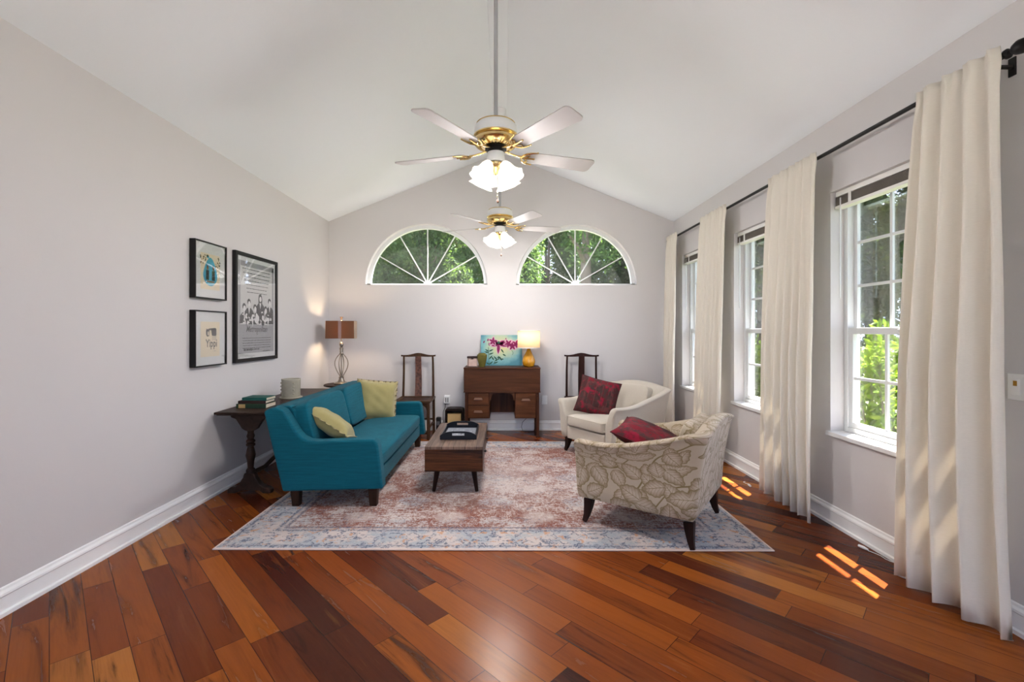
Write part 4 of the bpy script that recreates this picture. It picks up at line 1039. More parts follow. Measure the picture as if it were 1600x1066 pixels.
# ------------------------------------------------------------------ long trestle side table on the left wall
st = thing('trestle_table', 'long narrow dark wood trestle table along the left wall behind the sofa', 'side table', (-2.05, 4.3, 0))
TX0, TX1, TY0, TY1, TZ = -2.275, -1.80, 3.56, 5.05, 0.660
m = MB(); m.bb(TX0, TX1, TY0, TY1, TZ-0.018, TZ); m.bb(TX0+0.012, TX1-0.012, TY0+0.012, TY1-0.012, TZ-0.028, TZ-0.0185); m.build('top', TABLEW, st, bevel=0.005)
for yy in (3.66, 4.94):
    m = MB(); xc = -2.04
    pr = [(xc-0.16, TZ-0.029), (xc-0.145, TZ-0.055), (xc-0.11, TZ-0.068), (xc-0.085, TZ-0.105), (xc-0.06, TZ-0.145), (xc-0.035, TZ-0.16), (xc+0.035, TZ-0.16), (xc+0.06, TZ-0.145), (xc+0.085, TZ-0.105), (xc+0.11, TZ-0.068), (xc+0.145, TZ-0.055), (xc+0.16, TZ-0.029)]
    m.prism(pr, yy-0.02, yy+0.02, 'y'); m.build('bracket', TABLEW, st, bevel=0.004)
    m = MB(); m.lathe([(0.024, 0.16), (0.034, 0.165), (0.034, 0.185), (0.022, 0.2), (0.026, 0.25), (0.037, 0.30), (0.030, 0.34), (0.022, 0.37), (0.034, 0.378), (0.034, 0.39), (0.024, 0.398), (0.034, 0.408), (0.034, 0.418), (0.022, 0.43), (0.030, 0.455), (0.022, 0.48), (0.024, 0.495), (0.034, 0.500)], 20, (xc, yy, 0)); m.build('post', TABLEW, st)
    m = MB()
    pr = [(xc-0.175, 0), (xc-0.175, 0.03), (xc-0.15, 0.048), (xc-0.115, 0.05), (xc-0.085, 0.07), (xc-0.05, 0.125), (xc-0.04, 0.16), (xc+0.04, 0.16), (xc+0.05, 0.125), (xc+0.085, 0.07), (xc+0.115, 0.05), (xc+0.15, 0.048), (xc+0.175, 0.03), (xc+0.175, 0), (xc+0.11, 0), (xc+0.08, 0.022), (xc-0.08, 0.022), (xc-0.11, 0)]
    m.prism(pr, yy-0.026, yy+0.026, 'y'); m.build('foot', TABLEW, st, bevel=0.006)
m = MB(); m.tube([(-2.04, 3.685, 0.15), (-2.0, 3.80, 0.165), (-1.99, 3.95, 0.21), (-2.02, 4.3, 0.235), (-1.99, 4.65, 0.21), (-2.0, 4.8, 0.165), (-2.04, 4.915, 0.15)], 0.018, 8); m.build('stretcher', TABLEW, st)
# three books
GREEN = M_plain('green_cloth', (0.012, 0.085, 0.07), 0.55, 0.15); GREEN2 = M_plain('dark_green_cloth', (0.02, 0.045, 0.025), 0.5, 0.15); BROWN = M_plain('dark_brown_cloth', (0.03, 0.014, 0.012), 0.5, 0.15)
PAGE = M_plain('pages', (0.62, 0.55, 0.43), 0.8, 0.1, 80); GOLD = M_plain('gilt_label', (0.55, 0.36, 0.15), 0.35, 0.2, metallic=0.3)
def book(x, y, z, w_, l, h, rz, mat, lab, label_strip=None):
    b = thing('book', lab, 'book', (x, y, z), rz, 'stack of books on the trestle table')
    m = MB(); m.bb(-w_/2, w_/2, -l/2, l/2, 0, 0.003); m.bb(-w_/2, w_/2, -l/2, l/2, h-0.003, h); m.bb(-w_/2, w_/2, -l/2, -l/2+0.004, 0.003, h-0.003)
    m.build('cover', mat, b, world=False, bevel=0.001)
    MB().bb(-w_/2+0.005, w_/2-0.004, -l/2+0.005, l/2-0.005, 0.0032, h-0.0032).build('page_block', PAGE, b, world=False, smooth=False)
    if label_strip: MB().bb(-w_/2+0.02, -w_/2+0.075, -l/2-0.001, -l/2+0.001, 0.002, h-0.002).build('spine_label', GOLD, b, world=False, smooth=False)
book(-2.085, 3.83, TZ+0.0005, 0.245, 0.17, 0.036, R(0), GREEN2, 'dark green book with gilt spine label, bottom of the stack on the trestle table', 1)
book(-2.088, 3.84, TZ+0.037, 0.225, 0.165, 0.024, R(2), BROWN, 'dark brown book in the middle of the stack on the trestle table')
book(-2.070, 3.845, TZ+0.0615, 0.205, 0.155, 0.024, R(-1), GREEN, 'bright green book on top of the stack on the trestle table')
cp_ = thing('candle_pot', 'pale stoneware candle pot with relief pattern on the trestle table', 'pot', (-2.03, 4.33, TZ+0.0005))
POT = M_plain('stoneware', (0.40, 0.37, 0.29), 0.6, 0.15, 25)
MB().lathe([(0.0, 0), (0.098, 0), (0.102, 0.008), (0.1, 0.014), (0.0, 0.014)], 36).build('saucer', POT, cp_, world=False)
m = MB(); m.lathe([(0.0, 0.0145), (0.08, 0.0145), (0.083, 0.02), (0.083, 0.170), (0.086, 0.175), (0.084, 0.183), (0.075, 0.183), (0.073, 0.17), (0.073, 0.06), (0.0, 0.06)], 36)
for a0 in (-50, -160):
    for k in range(4):
        a = R(a0); z = 0.05+0.032*k; m.sphere((0.083*math.cos(a), 0.083*math.sin(a), z), 0.011, 8, (1, 1, 0.7))
m.build('pot', POT, cp_, world=False)

# ------------------------------------------------------------------ high-backed Chinese side chairs
def yoke_chair(label, xc, carved, W_, D_):
    ch = thing('yoke_back_chair', label, 'chair', (xc, 5.665, 0), 0, 'high yoke-back chairs against the back wall')
    w2, d2, sh_ = 0.205, 0.205, 0.458
    def P(name, m, mat=W_, par=ch, **k): return m.build(name, mat, par, world=False, **k)
    m = MB(); m.bb(-w2-0.015, w2+0.015, -d2-0.015, -d2+0.05, sh_-0.028, sh_); m.bb(-w2-0.015, w2+0.015, d2-0.045, d2+0.012, sh_-0.028, sh_)
    m.bb(-w2-0.015, -w2+0.045, -d2+0.05, d2-0.045, sh_-0.028, sh_); m.bb(w2-0.045, w2+0.015, -d2+0.05, d2-0.045, sh_-0.028, sh_)
    st_ = P('seat_frame', m, bevel=0.004)
    P('seat_panel', MB().bb(-w2+0.045, w2-0.045, -d2+0.05, d2-0.045, sh_-0.02, sh_-0.008), D_, st_)
    for sx in (-1, 1):
        m = MB(); m.tube([(sx*(w2-0.008), -d2+0.008, 0), (sx*(w2-0.012), -d2+0.010, sh_-0.028)], [0.021, 0.019], 8); P('leg', m)
        m = MB(); m.tube([(sx*(w2-0.005), d2-0.006, 0), (sx*(w2-0.008), d2-0.008, sh_-0.028)], [0.019, 0.018], 8); P('leg', m)
        m = MB(); zs = [sh_, sh_+0.15, sh_+0.32, sh_+0.45, 0.985]
        m.tube([(sx*(w2-0.012-0.002*i), d2-0.012+0.018*math.sin(i*0.8), z) for i, z in enumerate(zs)], [0.0155, 0.0145, 0.0135, 0.0125, 0.012], 10); P('back_post', m)
    m = MB(); pr = []
    for i in range(21):
        u = -1+i/10; x = u*0.222; pr.append((x, 0.985+0.006*abs(u)**8+0.030*math.exp(-(u*2.3)**2)))
    low = [(x, z-0.020-0.003*(1-abs(x/0.222))) for x, z in [(q[0], 0.985+0.006*abs(q[0]/0.222)**8+0.006*math.exp(-((q[0]/0.222)*2.3)**2)) for q in pr]]
    m.prism(pr+low[::-1], d2-0.020, d2+0.010, 'y'); P('crest_rail', m, bevel=0.003)
    m = MB()
    for i in range(8):
        z0_, z1_ = sh_+(0.972-sh_)*i/8, sh_+(0.972-sh_)*(i+1)/8
        f = lambda z: d2-0.010+0.022*math.sin((z-sh_)/(0.972-sh_)*PI*1.1)
        w0, w1 = (0.043-0.006*(i/8), 0.043-0.006*((i+1)/8))
        vs = [(-w0, f(z0_)-0.005, z0_), (w0, f(z0_)-0.005, z0_), (w0, f(z0_)+0.006, z0_), (-w0, f(z0_)+0.006, z0_), (-w1, f(z1_)-0.005, z1_), (w1, f(z1_)-0.005, z1_), (w1, f(z1_)+0.006, z1_), (-w1, f(z1_)+0.006, z1_)]
        m.add(vs, [(0, 1, 5, 4), (1, 2, 6, 5), (2, 3, 7, 6), (3, 0, 4, 7)]+([(0, 3, 2, 1)] if i == 0 else [])+([(4, 5, 6, 7)] if i == 7 else []))
    P('splat', m, CARVED if carved else D_)
    # aprons with shaped edge, stretchers
    m = MB()
    ap = [(-w2+0.01, sh_-0.0285), (w2-0.01, sh_-0.0285), (w2-0.01, sh_-0.13), (w2-0.03, sh_-0.12), (w2-0.038, sh_-0.085), (w2-0.07, sh_-0.058), (-w2+0.07, sh_-0.058), (-w2+0.038, sh_-0.085), (-w2+0.03, sh_-0.12), (-w2+0.01, sh_-0.13)]
    m.prism(ap, -d2+0.004, -d2+0.014, 'y'); P('apron', m, smooth=False)
    m = MB(); m.bb(-w2+0.01, w2-0.01, -d2-0.006, -d2+0.024, 0.055, 0.085); P('stretcher', m, bevel=0.003)
    m = MB(); m.bb(-w2+0.01, w2-0.01, d2-0.016, d2+0.0, 0.155, 0.175); P('stretcher', m, bevel=0.002)
    for sx in (-1, 1):
        m = MB(); x = sx*(w2-0.01); m.bb(x-0.009, x+0.009, -d2+0.02, d2-0.02, 0.115, 0.137); P('stretcher', m, bevel=0.002)
    return ch
yoke_chair('brown high yoke-back chair with carved splat, between sofa and desk', -1.108, True, CHAIRW, WALNUT)
yoke_chair('dark high yoke-back chair with plain splat, behind the cream armchair', 0.995, False, CHAIRD, CHAIRD)

# ------------------------------------------------------------------ pictures on the left wall (local: x along the wall to the back, y = away from wall, z up)
def text_mesh(m, txt, size, x, z, y, slot_, shear=0.0, stretch=1.0, width=None):
    cu = bpy.data.curves.new('lettering', 'FONT'); cu.body = txt; cu.size = size; cu.shear = shear; cu.align_x = 'CENTER'; cu.resolution_u = 2; cu.offset = size*0.012
    ob = bpy.data.objects.new('lettering', cu); C.objects.link(ob)
    bpy.context.view_layer.update(); me = bpy.data.meshes.new_from_object(ob)
    vs = [v.co for v in me.vertices]; xs_ = [v.x for v in vs]
    k = (width/(max(xs_)-min(xs_))) if width else stretch; mid = (max(xs_)+min(xs_))/2
    m.slot(slot_).add([(x+(v.x-mid)*k, y, z+v.y) for v in vs], [tuple(p.vertices) for p in me.polygons])
    bpy.data.objects.remove(ob); bpy.data.curves.remove(cu); bpy.data.meshes.remove(me)
def frame(label, ya, yb, za, zb, depth, fw, group, draw, back):
    # viewed from the room: left edge is ya (near), right edge is yb (far)
    W_, H_ = yb-ya, zb-za
    fr = bpy.data.objects.new('framed_picture', None); C.objects.link(fr)
    fr.location = (XL+0.001, ya, za); fr.rotation_euler = (0, 0, PI/2)     # local +X -> world +Y, local -Y -> world +X
    WM[fr] = Matrix.Translation(fr.location) @ Matrix.Rotation(PI/2, 4, 'Z'); tag(fr, label, 'picture', group)
    m = MB(); m.bb(0, fw, -depth, 0, 0, H_); m.bb(W_-fw, W_, -depth, 0, 0, H_); m.bb(fw, W_-fw, -depth, 0, 0, fw); m.bb(fw, W_-fw, -depth, 0, H_-fw, H_)
    m.build('frame', BLKW, fr, world=False, bevel=0.0015)
    m = MB(); m.bb(fw, W_-fw, -depth+0.014, -0.001, fw, H_-fw); m.build('mat_board', back, fr, world=False, smooth=False)
    m = MB(); mats = draw(m, W_, H_, -depth+0.0135); m.build('print', mats, fr, world=False, smooth=False, fix=False)
    m = MB(); m.bb(fw*0.6, W_-fw*0.6, -depth+0.004, -depth+0.006, fw*0.6, H_-fw*0.6); m.build('glazing', PGLASS, fr, world=False, smooth=False)
MATB = M_plain('mat_board_white', (0.62, 0.63, 0.63), 0.8, 0.02); PAPER = M_plain('cream_paper', (0.70, 0.60, 0.43), 0.8, 0.06, 6); INK = M_plain('print_ink', (0.02, 0.02, 0.022), 0.7)
BLUE = M_plain('blue_ink', (0.05, 0.32, 0.46), 0.7, 0.12, 30); BRN = M_plain('brown_ink', (0.20, 0.11, 0.05), 0.7)
def rect(m, s_, x0, x1, z0, z1, y): m.slot(s_).add([(x0, y, z0), (x1, y, z0), (x1, y, z1), (x0, y, z1)], [(0, 1, 2, 3)])
def poly(m, s_, pts, y): m.slot(s_).add([(p[0], y, p[1]) for p in pts], [tuple(range(len(pts)))])
def ell(m, s_, x, z, a, b, y, n=20): poly(m, s_, [(x+a*math.cos(2*PI*i/n), z+b*math.sin(2*PI*i/n)) for i in range(n)], y)
def draw_blue(m, W_, H_, y):
    x0, x1, z0, z1 = W_*0.20, W_*0.80, H_*0.17, H_*0.80
    rect(m, 0, x0, x1, z0, z1, y-0.0005)
    cx, cz = W_*0.5, H_*0.44
    pts = []
    for i in range(40):
        a = 2*PI*i/40; r_ = 0.5*(1-0.0*math.sin(a)); x = math.cos(a)*0.086*(1-0.35*max(0, math.sin(a))); z = math.sin(a)*(0.13 if math.sin(a) > 0 else 0.09); pts.append((cx+x, cz+z))
    poly(m, 1, pts, y-0.001)
    ell(m, 1, cx-0.03, cz+0.132, 0.016, 0.012, y-0.0012); ell(m, 2, cx-0.035, cz+0.138, 0.012, 0.01, y-0.0014)
    for dx in (-0.035, 0.035):
        rect(m, 2, cx+dx-0.018, cx+dx+0.018, cz-0.045, cz+0.03, y-0.0015); ell(m, 3, cx+dx, cz+0.048, 0.012, 0.018, y-0.0016); rect(m, 2, cx+dx-0.01, cx+dx-0.004, cz+0.05, cz+0.075, y-0.0017)
    rect(m, 3, cx-0.045, cx+0.045, cz-0.062, cz-0.05, y-0.0015)
    rg = random.Random(2)
    for k in range(34):
        side = -1 if k % 2 else 1
        x = cx+side*rg.uniform(0.055, 0.12); z = H_*0.78-rg.uniform(0.005, 0.085)
        ell(m, 2 if k % 3 else 3, x, z, rg.uniform(0.003, 0.007), rg.uniform(0.004, 0.008), y-0.0013-0.00001*k, 8)
    return [PAPER, BLUE, INK, BRN]
def draw_ink(m, W_, H_, y):
    rect(m, 0, W_*0.20, W_*0.80, H_*0.17, H_*0.80, y-0.0005)
    k = H_
    poly(m, 1, [(W_*0.38, k*0.68), (W_*0.42, k*0.66), (W_*0.46, k*0.68), (W_*0.66, k*0.69), (W_*0.69, k*0.67), (W_*0.69, k*0.56), (W_*0.66, k*0.54), (W_*0.55, k*0.55), (W_*0.53, k*0.64), (W_*0.50, k*0.655), (W_*0.47, k*0.64), (W_*0.46, k*0.54), (W_*0.43, k*0.54), (W_*0.40, k*0.53), (W_*0.365, k*0.57), (W_*0.36, k*0.63)], y-0.001)
    ell(m, 0, W_*0.43, k*0.59, 0.008, 0.016, y-0.0012)
    for x in (0.56, 0.60, 0.64, 0.67): rect(m, 2, W_*x, W_*x+0.004, k*0.46, k*0.54, y-0.001)
    text_mesh(m, 'Yippi', 0.085, W_*0.53, k*0.345, y-0.001, 1, width=W_*0.36)
    rect(m, 2, W_*0.60, W_*0.68, k*0.265, k*0.27, y-0.001)
    return [PAPER, INK, M_plain('grey_ink', (0.22, 0.21, 0.19), 0.8)]
PGREY = M_plain('poster_grey', (0.30, 0.30, 0.315), 0.6, 0.05, 4); PLIGHT = M_plain('poster_light', (0.56, 0.555, 0.55), 0.6, 0.04, 4); PSKIN = M_plain('photo_midtone', (0.72, 0.71, 0.70), 0.6, 0.1, 30); PDK = M_plain('photo_dark', (0.010, 0.010, 0.011), 0.6, 0.2, 30); PTXT = M_plain('poster_type', (0.035, 0.035, 0.04), 0.7)
def draw_poster(m, W_, H_, y):
    a, b = 0.06, W_-0.06
    rect(m, 1, a, b, 0.075, H_-0.07, y-0.0003)
    rect(m, 0, a, b, 0.075, H_*0.345, y-0.0006)                 # lower grey field
    rect(m, 0, a, b, H_-0.115, H_-0.07, y-0.0006); rect(m, 0, a, a+0.03, H_*0.34, H_-0.07, y-0.0006); rect(m, 0, b-0.03, b, H_*0.34, H_-0.07, y-0.0006)
    rg = random.Random(7)
    def line(z, x0, x1, h, s_=2):
        x = x0
        while x < x1-0.012:
            w_ = min(rg.uniform(0.014, 0.05), x1-x); rect(m, s_, x, x+w_, z, z+h, y-0.001); x += w_+0.008
    for i in range(7): line(H_*0.855-i*0.034, a+0.06+0.012*i, b-0.06-0.012*i, 0.006)
    # group of people in evening dress, seated and standing close together
    z0, z1 = H_*0.355, H_*0.615
    fig = [(0.10, 0.50, 1, 0), (0.245, 0.545, 1, 0), (0.43, 0.50, 0, 0), (0.60, 0.60, 1, 1), (0.78, 0.49, 0, 0), (0.92, 0.57, 1, 0), (0.16, 0.43, 0, 0), (0.35, 0.425, 1, 0), (0.68, 0.42, 0, 1), (0.86, 0.43, 1, 0)]
    L_ = b-a-0.07
    for q, (u, hz, dark, longhair) in enumerate(sorted(fig, key=lambda f_: -f_[1])):
        x = a+0.035+u*L_; z = H_*hz; yy = y-0.001-0.0002*q
        poly(m, 4 if dark else 3, [(x-0.072, z0), (x-0.066, z-0.075), (x-0.03, z-0.045), (x+0.03, z-0.045), (x+0.066, z-0.075), (x+0.072, z0)], yy)
        if longhair: ell(m, 4, x, z-0.02, 0.034, 0.062, yy-0.00004)
        ell(m, 4, x-0.003, z+0.010, 0.027, 0.028, yy-0.00005); ell(m, 3, x+0.002, z-0.008, 0.019, 0.025, yy-0.0001)
        poly(m, 3 if dark else 4, [(x-0.014, z-0.043), (x+0.014, z-0.043), (x, z-0.10)], yy-0.0001)
        ell(m, 3, x+rg.uniform(-0.05, 0.05), max(z0+0.03, z-0.13), 0.016, 0.010, yy-0.00012)
    for k in range(26): ell(m, 3 if k % 2 else 4, a+0.05+rg.random()*(L_-0.02), z0+0.012+rg.random()*0.07, 0.006+0.012*rg.random(), 0.005+0.01*rg.random(), y-0.0034-0.00002*k, 7)
    text_mesh(m, 'Metropolitan', 0.075, W_/2, H_*0.277, y-0.001, 2, shear=0.35, width=W_*0.5)
    rect(m, 2, W_*0.49, W_*0.51, H_*0.25, H_*0.256, y-0.001)
    for i in range(5): line(H_*0.215-i*0.022, a+0.06+0.01*(i % 2), b-0.06, 0.006)
    line(H_*0.105, W_*0.30, W_*0.55, 0.012); line(H_*0.10, a+0.08, a+0.22, 0.02); line(H_*0.085, b-0.2, b-0.07, 0.008)
    return [PGREY, PLIGHT, PTXT, PSKIN, PDK]
gf = 'black framed pictures on the left wall'
frame('small black framed print with a blue egg shape, above the ink print on left wall', 3.32, 3.70, 1.543, 1.977, 0.045, 0.010, gf, draw_blue, MATB)
frame('small black framed print of a black ink animal over lettering, lower left of the wall', 3.32, 3.70, 1.029, 1.454, 0.045, 0.010, gf, draw_ink, MATB)
frame('large black framed monochrome poster of a crowd in evening dress on left wall', 3.845, 4.56, 1.025, 1.985, 0.030, 0.032, gf, draw_poster, MATB)

# ------------------------------------------------------------------ outlets, switch, small things by the back wall
PLATE = M_plain('plate_white', (0.80, 0.80, 0.79), 0.4, 0.02)
def outlet(x, z, lab, plugs=False, w_=0.075, h_=0.118):
    o = thing('wall_outlet', lab, 'outlet', (x, YB, z))
    MB().bb(x-w_/2, x+w_/2, YB-0.007, YB-0.0005, z-h_/2, z+h_/2).build('plate', PLATE, o, bevel=0.003)
    if plugs:
        MB().bb(x-0.04, x+0.03, YB-0.045, YB-0.008, z-0.045, z+0.05).build('adapter', PLATE, o, bevel=0.005)
        m = MB()
        for q in (-0.022, 0.004): m.bb(x+q, x+q+0.014, YB-0.047, YB-0.0455, z-0.03, z+0.03)
        m.build('socket_slots', M_plain('slot_grey', (0.2, 0.2, 0.2), 0.5), o, smooth=False)
    else:
        m = MB()
        for q in (-0.022, 0.022): m.bb(x-0.014, x+0.014, YB-0.009, YB-0.0075, z+q-0.014, z+q+0.014)
        m.build('receptacle', PLATE, o, bevel=0.001)
    return o
outlet(-0.745, 0.40, 'white outlet with plugged adapter on back wall, left of the desk', True)
outlet(0.525, 0.395, 'plain white wall outlet to the right of the desk')
m = MB(); m.tube([(-0.765, YB-0.04, 0.352), (-0.77, YB-0.05, 0.30), (-0.79, YB-0.07, 0.25), (-0.79, YB-0.08, 0.15), (-0.76, YB-0.06, 0.06), (-0.70, YB-0.06, 0.010), (-0.5, YB-0.07, 0.006)], 0.0035, 6)
single(m, 'power_cord', BLACK, 'black power cord hanging from the adapter left of the desk', 'cord', (-0.765, YB-0.05, 0))
m = MB(); m.tube([(0.335, YB-0.045, 0.225), (0.30, YB-0.07, 0.18), (0.235, YB-0.09, 0.12), (0.22, YB-0.09, 0.06), (0.24, YB-0.10, 0.006), (0.33, YB-0.12, 0.005), (0.42, YB-0.1, 0.005)], 0.003, 6)
single(m, 'power_cord', BLACK, 'thin black lamp cord looping down under the right side of the desk', 'cord', (0.3, YB-0.08, 0))
sp_ = thing('cordless_phone_base', 'small black electronic device standing on floor beside the carved chair', 'device', (-0.815, 5.72, 0))
MB().bb(-0.855, -0.795, 5.68, 5.75, 0, 0.215).build('housing', BLACK, sp_, bevel=0.012)
MB().bb(-0.845, -0.805, 5.676, 5.6795, 0.12, 0.17).build('display', M_plain('display_grey', (0.1, 0.1, 0.11), 0.2), sp_, smooth=False)
ms = thing('storage_caddy', 'dark open-fronted caddy holding a tan box, on floor left of the desk', 'caddy', (-0.63, 5.78, 0))
m = MB(); m.bb(-0.745, -0.728, 5.70, 5.86, 0, 0.295); m.bb(-0.532, -0.515, 5.70, 5.86, 0, 0.295); m.bb(-0.728, -0.532, 5.845, 5.86, 0, 0.295); m.bb(-0.728, -0.532, 5.70, 5.845, 0, 0.015)
m.prism([(-0.745, 0.296), (-0.735, 0.315), (-0.70, 0.325), (-0.56, 0.325), (-0.525, 0.315), (-0.515, 0.296)], 5.70, 5.86, 'y')
m.build('case', M_wood('dark_caddy', (0.008, 0.005, 0.004), (0.03, 0.017, 0.011), 0), ms, bevel=0.003)
m = MB(); m.bb(-0.715, -0.545, 5.72, 5.83, 0.016, 0.255)
single(m, 'tan_box', M_plain('tan_board', (0.52, 0.37, 0.17), 0.7, 0.25, 10), 'tan box sitting inside the dark caddy left of the desk', 'box', (-0.63, 5.78, 0.016), bevel=0.004)
sw = thing('light_switch', 'white double wall switch plate at right edge beside the frontmost curtain', 'light switch', (XR, 1.945, 1.057))
MB().bb(XR-0.007, XR-0.0005, 1.88, 1.998, 1.0, 1.115).build('plate', PLATE, sw, bevel=0.003)
for yy in (1.963, 1.915):
    r_ = MB().bb(XR-0.010, XR-0.0075, yy-0.017, yy+0.017, 1.022, 1.092).build('rocker', PLATE, sw, bevel=0.002)
    MB().bb(XR-0.012, XR-0.0102, yy-0.006, yy+0.008, 1.062, 1.084).build('indicator', M_plain('amber_indicator', (0.42, 0.22, 0.03), 0.4), r_, smooth=False)

# ------------------------------------------------------------------ ceiling fans
SHG = NT('lit_frosted_glass', 0.4, (0.9, 0.88, 0.84)); SHG.b.inputs['Emission Color'].default_value = (1, 0.90, 0.74, 1); SHG.b.inputs['Emission Strength'].default_value = 0.8
lwt = SHG.n('ShaderNodeLayerWeight'); lwt.inputs[0].default_value = 0.4
SHG = SHG.m
def ceiling_fan(label, x, y, deg):
    fan = thing('ceiling_fan', label, 'ceiling fan', (x, y, 0), 0, 'brass and white ceiling fans on the ridge')
    def P(name, m, mat, par=fan, **k): return m.build(name, mat, par, world=False, **k)
    zt = ZR-0.036
    P('canopy', MB().lathe([(0.018, zt-0.085), (0.045, zt-0.075), (0.062, zt-0.03), (0.064, zt)], 24), FANW)
    P('downrod', MB().tube([(0, 0, 2.583), (0, 0, zt-0.08)], 0.0125, 12), RODG)
    P('motor_housing', MB().lathe([(0.02, 2.588), (0.03, 2.585), (0.075, 2.578), (0.108, 2.564), (0.128, 2.543), (0.132, 2.500), (0.130, 2.488)], 40), FANW)
    band = MB(); band.lathe([(0.129, 2.490), (0.137, 2.487), (0.137, 2.480), (0.125, 2.474), (0.136, 2.462), (0.138, 2.448), (0.122, 2.430), (0.088, 2.420), (0.062, 2.418)], 40)
    band.lathe([(0.114, 2.556), (0.119, 2.561), (0.110, 2.567)], 40)
    for k in range(30):
        a = 2*PI*k/30; band.tube([(0.122*math.cos(a), 0.122*math.sin(a), 2.432), (0.088*math.cos(a), 0.088*math.sin(a), 2.418)], 0.003, 5)
    P('brass_band', band, BRASS)
    P('flywheel', MB().lathe([(0.066, 2.4175), (0.066, 2.400), (0.045, 2.396), (0.045, 2.388)], 28), BLACK)
    P('switch_housing', MB().lathe([(0.044, 2.3875), (0.052, 2.385), (0.056, 2.345), (0.052, 2.328), (0.02, 2.326)], 32), FANW)
    for k in range(5):
        a = R(90+deg+72*k); Mz = Matrix.Rotation(a, 4, 'Z')
        Mb = Mz @ Matrix.Translation((0, 0, 2.385)) @ Matrix.Rotation(R(-13), 4, 'X')
        # ornate iron: arm plus scrolled yoke
        m = MB(); m.tube([(0.055, 0, 2.405), (0.10, 0, 2.392), (0.145, 0, 2.386), (0.17, 0, 2.385)], [0.009, 0.008, 0.007, 0.008], 8, flat=0.7)
        m.v = [tuple(Mz @ Vector(p)) for p in m.v]
        s2 = MB()
        for sgn in (-1, 1):
            s2.tube([(0.165, 0, -0.006), (0.175, sgn*0.022, -0.006), (0.195, sgn*0.045, -0.006), (0.225, sgn*0.056, -0.005), (0.255, sgn*0.062, -0.004)], [0.006, 0.007, 0.007, 0.006, 0.004], 6)
            s2.tube([(0.175, 0, -0.006), (0.20, sgn*0.012, -0.006), (0.215, sgn*0.028, -0.006), (0.205, sgn*0.042, -0.006)], 0.0045, 6)
            s2.sphere((0.255, sgn*0.062, -0.003), 0.006, 8)
        s2.tube([(0.17, 0, -0.006), (0.215, 0, -0.006), (0.25, 0, -0.005)], [0.008, 0.006, 0.005], 6); s2.sphere((0.252, 0, -0.004), 0.007, 8)
        m.add(s2.v, s2.f, M=Mb); iron = P('blade_iron', m, BRASS)
        m = MB(); R0, R1 = 0.195, 0.665
        def outl(n=10):
            top = []
            top.append((R0, 0.030)); top.append((R0+0.015, 0.047)); 
            for i in range(n+1):
                u = i/n; top.append((R0+0.03+(R1-0.06-R0)*u, 0.050+0.016*u))
            for i in range(1, 6):
                q = PI/2*i/5; top.append((R1-0.03+0.03*math.sin(q), 0.036+0.030*math.cos(q)))
            return top
        tp = outl(); pts = tp+[(x_, -y_) for x_, y_ in reversed(tp)]
        m.prism(pts, -0.001, 0.006, 'z'); m.v = [tuple(Mb @ Vector(p)) for p in m.v]; P('blade', m, BLADE, bevel=0.001)
    # light kit: four tulip shades on brass arms
    P('light_fitter', MB().lathe([(0.02, 2.3255), (0.046, 2.322), (0.044, 2.308), (0.022, 2.295), (0.016, 2.27), (0.010, 2.255), (0.0, 2.25)], 24), BRASS)
    for k in range(4):
        a = R(45+90*k+deg*3); Mz = Matrix.Rotation(a, 4, 'Z')
        m = MB(); m.tube([(0.03, 0, 2.308), (0.05, 0, 2.318), (0.066, 0, 2.306)], 0.0055, 8); m.v = [tuple(Mz @ Vector(p)) for p in m.v]; arm = P('lamp_arm', m, BRASS)
        Ms = Mz @ Matrix.Translation((0.062, 0, 2.310)) @ Matrix.Rotation(R(180-32), 4, 'Y')
        m = MB(); m.lathe([(0.016, 0.0), (0.024, 0.006), (0.036, 0.03), (0.043, 0.058), (0.050, 0.084), (0.066, 0.110), (0.074, 0.120)], 36, M=Ms, wob=lambda t_, k_: 1+0.09*max(0, (k_-3)/3)*math.cos(6*t_))
        P('glass_shade', m, SHG, arm, solid=0.003, fix=True, angle=None)
    m = MB()
    for k in range(16): m.sphere((0.012, -0.022, 2.32-0.014*k), 0.0022, 6)
    pc = P('pull_chain', m, BRASS)
    P('fob', MB().lathe([(0.0, -0.026), (0.007, -0.02), (0.008, -0.008), (0.003, 0.0), (0.0, 0.001)], 10, (0.012, -0.022, 2.098)), WALNUT, pc)
    for k in range(4):
        a = R(45+90*k+deg*3)
        lamp_light(fan, (0.115*math.cos(a), 0.115*math.sin(a), 2.205), 12.5, 0.06, (1, 0.96, 0.95))
    return fan
ceiling_fan('white and brass ceiling fan with lit tulip lights, nearer the viewer', -0.052, 2.78, 2)
ceiling_fan('white and brass ceiling fan with lit tulip lights, farther, near the back wall', -0.045, 4.75, -4)

# ------------------------------------------------------------------ outside: ground, shrubs, trees
t = NT('lawn', 0.9); t.col(t.ramp(t.noise(t.coord(), 6, 6, 0.7), [(0.3, (0.035, 0.05, 0.018)), (0.7, (0.09, 0.105, 0.045))])); LAWN = t.m
m = MB(); m.add([(-60, -60, -0.13), (60, -60, -0.13), (60, 60, -0.13), (-60, 60, -0.13)], [(0, 1, 2, 3)])
g = m.build('ground', LAWN, smooth=False); tag(g, kind='structure')
tag(MB().bb(XL-4, XR+4, YR-9, YR-0.31, -0.12, -0.03).build('ground_bounce_patio', M_plain('pale_bounce_concrete', (0.34, 0.33, 0.325), 0.85, 0.05, 3), smooth=False), kind='structure')  # unseen patio, added to bounce sunlight in through the rear doors
LEAF_Y = M_leaf('shrub_leaf_bright', (0.06, 0.14, 0.008), (0.17, 0.27, 0.015), (0.28, 0.35, 0.04))
